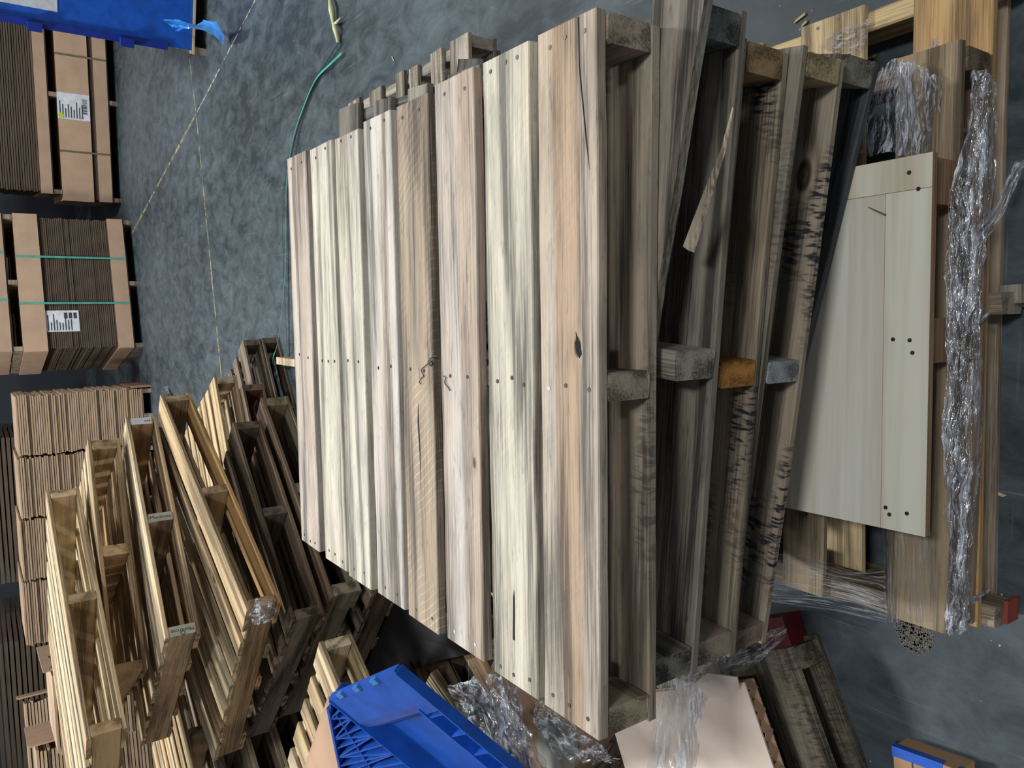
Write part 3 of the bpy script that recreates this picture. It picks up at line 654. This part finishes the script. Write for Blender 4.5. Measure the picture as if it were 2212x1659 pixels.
# dark red beam end behind it
p_ = at(1690, 1368, .07)
c = MB(); c.box(-.06, .03, -.045, .045, 0, .07); tag(c.make('red_beam', RED, None, (p_.x - .005, p_.y + .03, .0005), (0, 0, math.radians(24))), 'dark red painted beam end behind the honeycomb panel', 'beam')
# corner box with blue tape
p_ = at(2004, 1640, .06)
cb = empty('taped_carton', (p_.x, p_.y, 0), (0, 0, math.radians(6)), 'carton edged with blue tape at the bottom right corner', 'carton')
c = MB(); c.box(-.3, .0, -.065, .075, 0, .06); c.make('carton_body', KRAFT, cb, color=(.95, .85, .7, 1))
pbox('blue_tape', -.02, .002, -.03, .077, .045, .0612, BLUE_BIN, cb); pbox('blue_tape', -.3, .002, -.067, -.058, .045, .0612, BLUE_BIN, cb)
for a in ((-.10, -.012, -.03, -.027), (-.10, -.097, -.03, .035), (-.10, -.012, .032, .035), (-.015, -.012, -.03, .035), (-.06, -.03, .0, .003)): pbox('marker_line', a[0], a[1], a[2], a[3], .0601, .0606, INK, cb)

# ------------------------------------------------------------------ stack I: pallet with a carton sheet on top, carrying the blue plastic pallet
GI = 'pallets of the near left stack'
yI = math.radians(57); rI = at(690, 1386, .72); eI = Vector((math.cos(yI), math.sin(yI), 0)); nI = Vector((-math.sin(yI), math.cos(yI), 0))
cI = rI - eI * .508 + nI * .55
for k in range(6):
    z = .72 - .12 * (k + 1); dx = (0, .03, -.02, .02, 0, .01)[k]
    pallet(('pale pallet under the kraft sheet beside the blue plastic pallet', 'second pallet below the kraft sheet, near left stack', 'third pallet below the kraft sheet, near left stack', 'fourth pallet below the kraft sheet, near left stack', 'fifth pallet below the kraft sheet, near left stack', 'floor pallet of the near left stack')[k],
           cI + eI * dx + nI * (0 if k == 0 else .34) + Vector((0, 0, z - cI.z)), yI + (0, .03, -.03, .02, -.02, 0)[k], L=1.1, h=.119, pal=FRESH if k == 0 else BROWN, pals=FRESH if k == 0 else BROWN, group=GI, seed=90 + k, sw=.042)
c = MB(); n = 14; v, f = [], []
for i in range(n + 1):
    for j in range(2):
        u = i / n; v.append((-.52 + u * .85, (-.50, .10)[j], .003 + .018 * math.sin(u * 5.0) ** 2 + (.012 if j else 0)))
for i in range(n): f.append((2 * i, 2 * i + 2, 2 * i + 3, 2 * i + 1))
ks = obj('kraft_sheet', mesh('kraft_sheet', v, f, KRAFT, True), None, cI + Vector((0, 0, .723 - cI.z)), (0, 0, yI)); ks.modifiers.new('s', 'SOLIDIFY').thickness = .003
ks.color = (1.05, .98, .94, 1); tag(ks, 'pinkish kraft sheet lying on the pallet beside the blue plastic one', 'cardboard sheet')
# blue plastic pallet leaning down to the left
Q = at(855, 1454, .93); w_ = Vector((math.cos(math.radians(-60)), math.sin(math.radians(-60)), 0)); h_ = Vector((w_.y, -w_.x, 0)); th = math.radians(38)
dB = h_ * math.cos(th) - Vector((0, 0, 1)) * math.sin(th); nB = w_.cross(dB)
if nB.z < 0: nB = -nB
wl = -w_                                                     # local X runs from the near to the far corner, right-handed
MBl = Matrix(((wl.x, dB.x, nB.x, Q.x), (wl.y, dB.y, nB.y, Q.y), (wl.z, dB.z, nB.z, Q.z), (0, 0, 0, 1)))
bp = bpy.data.objects.new('plastic_pallet', None); col.objects.link(bp); bp.matrix_world = MBl
tag(bp, 'blue ribbed plastic pallet propped at the near left', 'plastic pallet')
def bbox(name, x0, x1, *a): return pbox(name, -x1, -x0, *a, BLUE, bp)
WB = .46
c = MB()                                                    # end panel rolling down into the trough between the runners
prof = [(0, -.008), (0, 0), (.10, 0), (.125, -.006), (.142, -.018), (.155, -.034), (.165, -.045), (.46, -.045), (.46, -.052), (.160, -.052), (.148, -.042), (.132, -.026), (.118, -.014), (.10, -.008)]
for (x0, x1) in ((.079, WB),):
    n = len(prof); vv = [(x0, p[0], p[1]) for p in prof] + [(x1, p[0], p[1]) for p in prof]
    c.add(vv, [(i, (i + 1) % n, n + (i + 1) % n, n + i) for i in range(n)] + [tuple(range(n)), tuple(reversed(range(n, 2 * n)))])
c.make('deck_panel', BLUE, bp, smooth=False)
bbox('rim_wall', -WB - .006, -WB, 0, .46, -.05, .004); bbox('rim_wall', .0, .006, 0, .46, -.022, .004); bbox('deck_panel', -.079, 0, 0, .13, -.008, 0); bbox('flank_floor', -.079, 0, .13, .46, -.022, -.019); bbox('rim_wall', -.085, -.079, .11, .46, -.05, .003)
bbox('end_wall', -WB, 0, -.006, 0, -.02, .0)
for k in range(5): bbox('cross_rib', -.079, 0, .14 + k * .068, .1435 + k * .068, -.019, .001)
def on_panel(x, y):
    d = CF + CR * ((829.5 - y) / 1662) + CU * ((1106 - x) / 1662)
    q = CAM + d * ((Q - CAM).dot(nB) / d.dot(nB)); return Vector(((q - Q).dot(wl), (q - Q).dot(dB)))
p0_, p1_ = on_panel(709, 1530), on_panel(740, 1690)          # open triangulated cells flaring out on the left flank
def flank(t, u):                                              # t along the outer edge, u from inner rim (0) to the outer edge (1)
    o = p0_.lerp(p1_, t); i_ = Vector((WB, p1_.y * t * 1.0 + .0)); return i_.lerp(o, u)
def rib(name, a, b_, z0=-.055, z1=0.0, w=.0022):
    d = (b_ - a); s = Vector((-d.y, d.x)).normalized() * w; m = MB()
    m.prism([a - s, b_ - s, b_ + s, a + s], z0, z1); return m.make(name, BLUE, bp)
rib('flank_rim', p0_, p1_, -.06, .003, .004)
for k in range(1, 8): rib('flank_rib', flank(k / 8, 0), flank(k / 8, 1))
for k in range(0, 8): rib('flank_truss', flank(k / 8, 1 if k % 2 else 0), flank((k + 1) / 8, 0 if k % 2 else 1))
rib('flank_shelf', flank(.12, .5), flank(1, .5))
m = MB(); m.prism([flank(.02, 0), flank(1, 0), flank(1, 1), flank(.02, 1)], -.06, -.057); m.make('flank_web', BLUE, bp)
for x in (.36, .24, .12): pbox('stacking_tab', x - .016, x + .016, -.010, .004, -.004, .006, simple('light_blue_plastic', (70, 140, 210), .4), bp)
# lattice standing along the right flank of the trough
for k in range(6): bbox('lattice_bar', -.125, -.085, .17 + k * .052, .176 + k * .052, -.045, -.02)
for k in range(3): bbox('lattice_rail', -.100 - .014 * k, -.095 - .014 * k, .155, .46, -.045, -.016)
# pallets and black sheet between
yJ = math.radians(58)
pallet('lit pallet boards beside the black sheet, between left stacks and central stack', (-.96, 1.25, .1205), yJ, W=1.0, L=.62, h=.12, pal=[(196, 172, 140), (180, 150, 120)], pals=BROWN, seed=111, smudge=.5, group='low pallets beside the black sheet', tops=spread(.62, [.1, .1, .1, .1]), bots=spread(.62, [.1, .1, .1]))
pallet('floor pallet under the black sheet', (-.96, 1.25, 0), yJ, W=1.0, L=.62, h=.12, pal=BROWN, seed=112, group='low pallets beside the black sheet', tops=spread(.62, [.1, .1, .1, .1]), bots=spread(.62, [.1, .1, .1]))
pts = [at(x, y, .262) for x, y in ((1012, 1414), (960, 1424), (905, 1442), (850, 1452), (795, 1462), (745, 1385), (700, 1260), (760, 1180), (900, 1240), (1010, 1340))]
v = [(p.x, p.y, .262 + random.uniform(-.006, .01)) for p in pts]; cen = sum((Vector(p) for p in v), Vector()) / len(v); v.append((cen.x, cen.y, .275)); n = len(pts)
bs = obj('slip_sheet', mesh('slip_sheet', v, [(i, (i + 1) % n, n) for i in range(n)], BLACKF)); bs.modifiers.new('s', 'SOLIDIFY').thickness = .003
tag(bs, 'black slip sheet lying over the low pallets left of the central stack', 'slip sheet')
# grooved plank beside the blue pallet
a, b_ = at(928, 1468, .55), at(1040, 1630, .50)
c = MB(); L_ = (b_ - a).length
pr = []
for i in range(7): x = -.05 + i * .0145; pr += [(x, .012), (x + .007, .012), (x + .009, .007), (x + .0125, .007)]
pr = [(-.05, -.012)] + pr + [(.0505, .012), (.0505, -.012)]
n = len(pr); c.add([(0, p[0], p[1]) for p in pr] + [(L_, p[0], p[1]) for p in pr], [(i, n + i, n + (i + 1) % n, (i + 1) % n) for i in range(n)] + [tuple(range(n)), tuple(reversed(range(n, 2 * n)))])
d_ = (b_ - a).normalized()
tag(c.make('grooved_plank', WOOD_OLD, None, a, (0, -math.asin(d_.z), math.atan2(d_.y, d_.x)), lin(172, 156, 124)), 'grooved decking plank wedged beside the blue plastic pallet', 'plank')
# ------------------------------------------------------------------ stretch film
def film(name, rows, nu, nv, amp, mat, label=None, parent=None, seed=0, fold=9.0, cat='stretch film', group=None, ragged=0.0):
    """sheet through control rows (each a list of points); crumpled by noise; uv u across the row, v along the rows"""
    def cat_(p, t):
        n = len(p) - 1; s = t * n; i = min(int(s), n - 1); f = s - i
        p0, p1, p2, p3 = p[max(i - 1, 0)], p[i], p[i + 1], p[min(i + 2, n)]
        return 0.5 * ((2 * p1) + (p2 - p0) * f + (2 * p0 - 5 * p1 + 4 * p2 - p3) * f * f + (3 * p1 - p0 - 3 * p2 + p3) * f ** 3)
    rows = [[Vector(q) for q in r] for r in rows]; rnd = random.Random(seed); off = Vector((rnd.uniform(0, 50), rnd.uniform(0, 50), 0))
    v, uv = [], []
    for j in range(nv + 1):
        t = j / nv
        for i in range(nu + 1):
            s = i / nu
            if ragged: tt = min(max(t + (ragged * (noise.noise(Vector((s * 11, 0, seed))) if j == nv else (-ragged * noise.noise(Vector((s * 9, 5, seed))) if j == 0 else 0))), -.1), 1.1)
            else: tt = t
            p = cat_([cat_(r, s) for r in rows], min(max(tt, 0), 1))
            k = Vector((s * fold, t * fold * 0.35, 0)) + off
            d = Vector((noise.noise(k), noise.noise(k + Vector((9, 3, 1))), noise.noise(k + Vector((2, 7, 4))))) * amp
            d += Vector((noise.noise(k * 3.1), noise.noise(k * 3.1 + Vector((5, 0, 1))), noise.noise(k * 3.1 + Vector((0, 8, 2))))) * amp * 0.45
            v.append(p + d); uv.append((s, t))
    f = [(j * (nu + 1) + i, j * (nu + 1) + i + 1, (j + 1) * (nu + 1) + i + 1, (j + 1) * (nu + 1) + i) for j in range(nv) for i in range(nu)]
    m = mesh(name, v, f, mat, True); ul = m.uv_layers.new(name='UVMap')
    for lp in m.loops: ul.data[lp.index].uv = uv[lp.vertex_index]
    o = obj(name, m, parent)
    if label: tag(o, label, cat, group)
    return o
GS = 'torn stretch film'
V = lambda x, y, z: Vector((x, y, z))
# along the front edge of the wrapped pallet: gathered rope-like band
xs = [.50, .42, .30, .17, .05, -.08, -.20, -.32, -.42, -.475]
film('film_wrap', [[V(x, -.148 + .004 * math.sin(9 * x), .285 if -.3 < x < .36 else .242) for x in xs], [V(x, -.158, .245) for x in xs], [V(x, -.164, .21) for x in xs], [V(x, -.154, .165 + .02 * math.sin(13 * x)) for x in xs]], 90, 14, .007, film_material('stretch_film_band', (9, 5, 1), .5, .75), 'gathered stretch film band along the wrapped pallet front', seed=1, fold=26, group=GS)
# over the wrapped pallet's right end
film('film_drape', [[at(1905, 145, .25), at(1945, 128, .262), at(1985, 140, .255), at(2030, 165, .245)], [at(1885, 200, .245), at(1935, 190, .262), at(1985, 200, .252), at(2035, 225, .24)], [at(1868, 260, .243), at(1930, 260, .256), at(1985, 265, .25), at(2040, 290, .22)], [at(1855, 335, .242), at(1925, 335, .25), at(1985, 335, .248), at(2015, 370, .22)]],
     44, 44, .008, FILM, 'torn stretch film draped over the wrapped pallet right end', seed=2, fold=12, group=GS)
film('twisted_film', [[at(1938, 135, .275), at(1968, 135, .275)], [at(1942, 200, .272), at(1970, 205, .272)], [at(1938, 270, .264), at(1978, 275, .264)], [at(1935, 338, .258), at(1985, 338, .258)]], 10, 30, .005, FILM_ROPE, 'white twisted film cord hanging over the wrapped pallet right end', seed=3, fold=10, group=GS)
film('film_shred', [[at(2010, 90, .20), at(2022, 85, .20)], [at(2010, 150, .21), at(2045, 145, .19)], [at(2025, 200, .20), at(2065, 200, .17)], [at(2040, 240, .17), at(2055, 250, .15)]], 12, 20, .01, FILM_CRUMP, 'crumpled film shred above the bottom pallet board at right', seed=4, group=GS)
film('film_shred', [[at(1990, 280, .20), at(2000, 265, .2)], [at(2040, 272, .18), at(2050, 262, .18)], [at(2085, 285, .15), at(2090, 282, .15)]], 8, 18, .006, FILM_ROPE, 'thin curled film shred lying on the bottom pallet board', seed=5, group=GS)
film('film_tail', [[at(2070, 610, .15), at(2082, 545, .16)], [at(2110, 545, .15), at(2100, 500, .16)], [at(2160, 480, .12), at(2140, 455, .13)], [at(2195, 400, .10), at(2175, 390, .11)], [at(2215, 345, .09), at(2190, 350, .10)]], 14, 40, .006, film_material('stretch_film_tail', (8, 3, 1), .5, .55), 'long film tail sticking out over the dark floor', seed=6, fold=10, group=GS)
film('film_shred', [[at(2060, 760, .18), at(2065, 730, .18)], [at(2100, 715, .16), at(2104, 700, .16)], [at(2136, 678, .14), at(2138, 672, .14)]], 8, 16, .005, FILM_ROPE, 'short pointed film shred at the middle of the bottom pallet', seed=7, group=GS)
film('film_shred', [[at(2040, 1220, .20), at(2060, 1190, .2)], [at(2065, 1290, .18), at(2090, 1250, .17)], [at(2050, 1335, .16), at(2095, 1300, .14)], [at(2100, 1290, .13), at(2140, 1272, .12)]], 16, 22, .009, FILM_CRUMP, 'crumpled film at the near left corner of the wrapped pallet', seed=8, group=GS)
# taut veil over the wrapped pallet's left opening
film('film_veil', [[at(1655, 1190, .33), at(1665, 1235, .33), at(1668, 1290, .33), at(1660, 1300, .32)], [at(1740, 1200, .28), at(1750, 1245, .28), at(1755, 1300, .28), at(1745, 1312, .27)], [at(1830, 1230, .25), at(1835, 1265, .25), at(1840, 1315, .25), at(1830, 1325, .24)], [at(1910, 1225, .243), at(1915, 1290, .243), at(1915, 1335, .243), at(1912, 1345, .235)]],
     24, 36, .004, FILM_THIN, 'taut clear film veil over the wrapped pallet left opening', seed=9, fold=6, group=GS)
film('clear_film', [[at(1905, 1110, .245), at(1908, 1200, .245), at(1915, 1345, .245)], [at(1960, 1130, .246), at(1965, 1230, .246), at(1970, 1345, .246)], [at(2020, 1150, .245), at(2025, 1240, .245), at(2028, 1345, .245)]], 30, 12, .002, film_material('stretch_film_clear', (2, 20, 1), .86, .25), 'clear film stretched on the wrapped pallet front board', seed=10, fold=5, group=GS)
# scrap of film on the bottom pallet's back board
film('film_scrap', [[at(1770, 100, .127), at(1800, 70, .128), at(1860, 50, .128), at(1885, 30, .127)], [at(1790, 108, .128), at(1830, 95, .131), at(1865, 80, .13), at(1880, 45, .127)], [at(1850, 120, .127), at(1860, 110, .128), at(1868, 95, .128), at(1876, 60, .126)]], 26, 16, .003, FILM_CRUMP, 'crumpled clear film scrap on the bottom pallet back board', seed=11, fold=9, group=GS)
# film over the honeycomb panel
film('film_cascade', [[at(1425, 1450, .36), at(1480, 1432, .33), at(1540, 1420, .30), at(1600, 1410, .25)], [at(1420, 1500, .34), at(1480, 1480, .31), at(1545, 1470, .275), at(1595, 1470, .225)], [at(1410, 1570, .33), at(1480, 1560, .29), at(1560, 1560, .25), at(1612, 1560, .21)], [at(1395, 1680, .33), at(1480, 1680, .29), at(1570, 1680, .245), at(1640, 1690, .21)]],
     70, 40, .008, FILM, 'bright rippled stretch film cascading over the honeycomb panel', seed=12, fold=20, group=GS)
film('film_fold', [[at(1440, 1445, .355), at(1600, 1402, .25), at(1690, 1350, .19)], [at(1450, 1462, .355), at(1605, 1418, .255), at(1700, 1368, .2)], [at(1470, 1490, .34), at(1600, 1450, .245), at(1650, 1420, .21)]], 40, 10, .006, FILM_CRUMP, 'grey film fold across the torn edge of the honeycomb panel', seed=13, fold=9, group=GS)
c_ = at(1500, 1560, .17)
kb = obj('crushed_carton', None) if False else None
cm = MB(); cm.box(-.30, .30, -.09, .09, 0, .10)
tag(cm.make('wrapped_carton', KRAFT, None, cD + dD * .05 + nD * .18 + Vector((0, 0, .156 - cD.z)), (0, 0, yD), (.82, .72, .66, 1)), 'kraft carton under the rippled film on the honeycomb panel', 'carton')
# tangle of film below the blue pallet
film('film_tangle', [[at(950, 1500, 0.50), at(985, 1475, 0.52), at(1040, 1475, 0.52), at(1075, 1500, 0.50)], [at(985, 1540, 0.54), at(1020, 1510, 0.56), at(1060, 1510, 0.55), at(1110, 1540, 0.52)], [at(1020, 1600, 0.56), at(1055, 1565, 0.58), at(1090, 1575, 0.56), at(1150, 1590, 0.53)], [at(1060, 1690, 0.58), at(1090, 1650, 0.60), at(1140, 1650, 0.58), at(1190, 1680, 0.54)]],
     46, 46, .024, film_material('stretch_film_tangle', (12, 3, 1), .35, .95), 'tangled stretch film between the blue pallet and the central stack', seed=14, fold=8, group=GS)
film('film_tangle', [[at(1045, 1455, 0.60), at(1080, 1460, 0.60), at(1120, 1500, 0.58)], [at(1060, 1530, 0.61), at(1095, 1530, 0.63), at(1130, 1550, 0.60)], [at(1075, 1620, 0.62), at(1100, 1610, 0.64), at(1140, 1620, 0.62)], [at(1090, 1690, 0.62), at(1110, 1690, 0.64), at(1150, 1690, 0.62)]], 26, 36, .012, FILM_ROPE, 'hanging film strands beside the central stack left edge', seed=15, fold=14, group=GS)
film('film_tangle', [[at(1150, 1500, 0.54), at(1200, 1540, 0.54), at(1260, 1580, 0.53)], [at(1160, 1560, 0.55), at(1210, 1580, 0.56), at(1290, 1610, 0.54)], [at(1200, 1640, 0.54), at(1260, 1650, 0.55), at(1340, 1640, 0.52)]], 36, 20, .014, FILM_CRUMP, 'crumpled film heap under the top pallet near corner', seed=16, fold=9, group=GS)
film('paper_wrapper', [[at(1165, 1545, .36), at(1200, 1552, .39), at(1240, 1570, .36)], [at(1160, 1600, .38), at(1205, 1600, .42), at(1250, 1620, .38)], [at(1170, 1660, .38), at(1210, 1665, .42), at(1235, 1670, .38)]], 14, 14, .006, simple('grey_paper', (150, 148, 140), .7), 'grey bent paper sheet in the film tangle', seed=17, cat='paper', fold=3)
# carton heap under the tangle
cm = MB(); cm.box(-.17, .22, -.12, .14, 0, .13)
hc = cm.make('carton', KRAFT, None, (-1.06, .92, .242), (0, 0, math.radians(58)), (.6, .55, .5, 1)); tag(hc, 'crushed carton under the film tangle at the near left', 'carton')
# mint strap end sticking up
a = at(1013, 1433, .68); b_ = at(1013, 1545, .56)
cm = MB(); s_ = CR * .008; cm.add([a - s_, a + s_, b_ + s_, b_ - s_, a - s_ + V(0, .002, 0), a + s_ + V(0, .002, 0), b_ + s_ + V(0, .002, 0), b_ - s_ + V(0, .002, 0)], [(0, 1, 2, 3), (7, 6, 5, 4), (0, 4, 5, 1), (2, 6, 7, 3), (1, 5, 6, 2), (0, 3, 7, 4)])
tag(cm.make('strap_end', MINT), 'pale mint strap end standing up from the film tangle', 'strap')
# film wad on the fourth pallet of the left pile
film('film_wad', [[at(548, 1290, .89), at(570, 1300, .9), at(590, 1305, .88)], [at(545, 1320, .91), at(570, 1325, .93), at(598, 1325, .88)], [at(540, 1345, .88), at(560, 1350, .89), at(575, 1340, .86)]], 18, 18, .014, FILM_CRUMP, 'clear film wad caught on the fourth pallet of the left pile', seed=18, fold=6, group=GS)
# dark film-wrapped load at the far left
film('film_wrapped_load', [[V(-2.55, 5.9, 1.3), V(-2.4, 5.85, 1.28), V(-2.2, 5.8, 1.2)], [V(-2.55, 5.8, .9), V(-2.4, 5.75, .9), V(-2.2, 5.75, .9)], [V(-2.55, 5.75, .05), V(-2.4, 5.7, .05), V(-2.2, 5.7, .05)]], 16, 20, .04, simple('dark_film', (44, 46, 52), .25), 'dark film hanging over a load beside the carton stacks', seed=19, cat='film')

# ------------------------------------------------------------------ strapping on the floor and small litter
def ribbon(pts, w, m, label, twist=None):
    P = [Vector(p) for p in pts]
    P2 = []
    for i in range(len(P) - 1):
        p0, p1, p2, p3 = P[max(i - 1, 0)], P[i], P[i + 1], P[min(i + 2, len(P) - 1)]
        for k in range(6):
            f = k / 6; P2.append(0.5 * ((2 * p1) + (p2 - p0) * f + (2 * p0 - 5 * p1 + 4 * p2 - p3) * f * f + (3 * p1 - p0 - 3 * p2 + p3) * f ** 3))
    P2.append(P[-1]); v, f = [], []
    for i, p in enumerate(P2):
        d = (P2[min(i + 1, len(P2) - 1)] - P2[max(i - 1, 0)]).normalized(); s = Vector((-d.y, d.x, .25)).normalized() * w / 2
        v += [p - s, p + s]
    for i in range(len(P2) - 1): f.append((2 * i, 2 * i + 1, 2 * i + 3, 2 * i + 2))
    o = obj('strapping', mesh('strapping', v, f, m)); o.modifiers.new('s', 'SOLIDIFY').thickness = .0012
    return tag(o, label, 'strap', 'loose strapping on the floor')
ribbon([at(733, 90, .02), at(705, 135, .02), at(680, 172, .012), at(655, 230, .012), at(630, 310, .012), at(615, 400, .02), at(611, 480, .03), at(612, 560, .03), at(617, 680, .02), at(622, 800, .01)], .016, GREEN, 'dark green strap curving on the floor behind the central stack')
ribbon([at(738, 115, .02), at(712, 140, .02), at(682, 172, .02), at(656, 230, .02), at(632, 305, .03), at(619, 400, .04), at(617, 560, .05), at(612, 640, .06), at(600, 740, .10), at(590, 772, .12), at(591, 790, .06), at(594, 815, .01)], .016, TEAL, 'teal strap bending up over the floor behind the central stack')
cm = MB(); cm.tube([at(712, -10, .02), at(716, 20, .03), at(720, 48, .02), at(724, 62, .035), at(728, 75, .02), at(731, 92, .012)], lambda s: .008 + .009 * math.sin(s * 9) ** 2, 7)
cm.tube([at(722, 55, .02), at(730, 45, .03), at(736, 38, .03)], lambda s: .009 * (1 - s) + .002, 6)
tag(cm.make('film_knot', YELLOWRAG, smooth=True), 'yellowish film knotted to the strap ends on the floor', 'film')
cm = MB(); Z7 = .9392
pts = [(945, 768), (936, 770), (928, 775), (925, 782), (929, 790), (934, 786), (931, 780), (923, 786), (916, 792), (910, 798), (912, 806), (915, 812), (908, 818), (906, 826), (909, 830)]
pw = []
for i in range(len(pts) - 1):
    p0, p1, p2, p3 = [Vector(pts[max(min(j, len(pts) - 1), 0)]).to_3d() for j in (i - 1, i, i + 1, i + 2)]
    for k in range(3):
        f = k / 3; q = 0.5 * ((2 * p1) + (p2 - p0) * f + (2 * p0 - 5 * p1 + 4 * p2 - p3) * f * f + (3 * p1 - p0 - 3 * p2 + p3) * f ** 3); pw.append(at(q.x, q.y, Z7 + .001))
cm.tube(pw, .0011, 5); tag(cm.make('curled_fibre', WIRE), 'black curled plastic fibre lying across the top pallet boards', 'fibre')
cm = MB(); cm.tube([at(x, y, Z7 + .001) for x, y in ((958, 812), (963, 816), (960, 824), (963, 832), (968, 838), (972, 844))], .0011, 5); tag(cm.make('curled_fibre', WIRE), 'small black curl of fibre beside the larger one', 'fibre')
CH = [(1728, 40, 8, 'wood chip on the floor by the right stack end'), (1738, 52, 4, 'small wood chip next to the right stack end'), (2140, 1060, 14, 'long wood chip on the dark floor'), (2190, 662, 12, 'wood chip beside the bottom pallet stub'), (849, 127, 8, 'thin straw on the floor behind the stack'), (2083, 393, 12, 'reddish wood chip on the bottom pallet board'), (1880, 125, 6, 'chip in the bottom pallet gap')]
for (x, y, l, lab) in CH:
    z = .122 if 'board' in lab else .003; p = at(x, y, z); cm = MB(); k = l * .0022
    cm.prism([(-k, -.003), (k * .6, -.004), (k, .001), (-k * .8, .003)], 0, .002)
    tag(cm.make('wood_chip', SPLINTER, None, p, (0, .03, random.uniform(.6, 2.2))), lab, 'wood chip', 'wood chips')
p = at(1895, 456, .3525); cm = MB(); cm.prism([(-.018, -.0016), (.018, -.0005), (.018, .0005), (-.018, .0016)], 0, .0015); tag(cm.make('wood_chip', simple('brown_chip', (120, 92, 76), .8), None, p, (0, 0, math.radians(62))), 'thin brown sliver on the plywood panel', 'wood chip')
# sawdust patch by the bottom pallet
sd = MB(); rnd = random.Random(3); ce = at(1975, 1360, 0)
for i in range(700):
    a = rnd.uniform(0, 6.28); r = rnd.uniform(0, 1) ** .6 * .055; x, y = ce.x + r * math.cos(a) * 1.0, ce.y + r * math.sin(a) * .8; s = rnd.uniform(.0008, .0032)
    sd.prism([(x + s * math.cos(b_ * 1.26 + a), y + s * math.sin(b_ * 1.26 + a)) for b_ in range(5)], 0.0004, .0012)
tag(sd.make('sawdust', simple('sawdust_tan', (128, 119, 103), .9)), 'sawdust patch on the floor at the bottom pallet corner', 'sawdust', kind='stuff')
# blue film tatters at the bulk bin foot
film('blue_film', [[at(355, 42, .35), at(420, 48, .25), at(470, 42, .2)], [at(365, 55, .3), at(430, 60, .2), at(480, 75, .15)], [at(375, 60, .3), at(440, 66, .15), at(482, 95, .05)]], 20, 10, .03, FILM_BLUE, 'torn blue film at the foot of the bulk bin', seed=30, cat='film', fold=5)
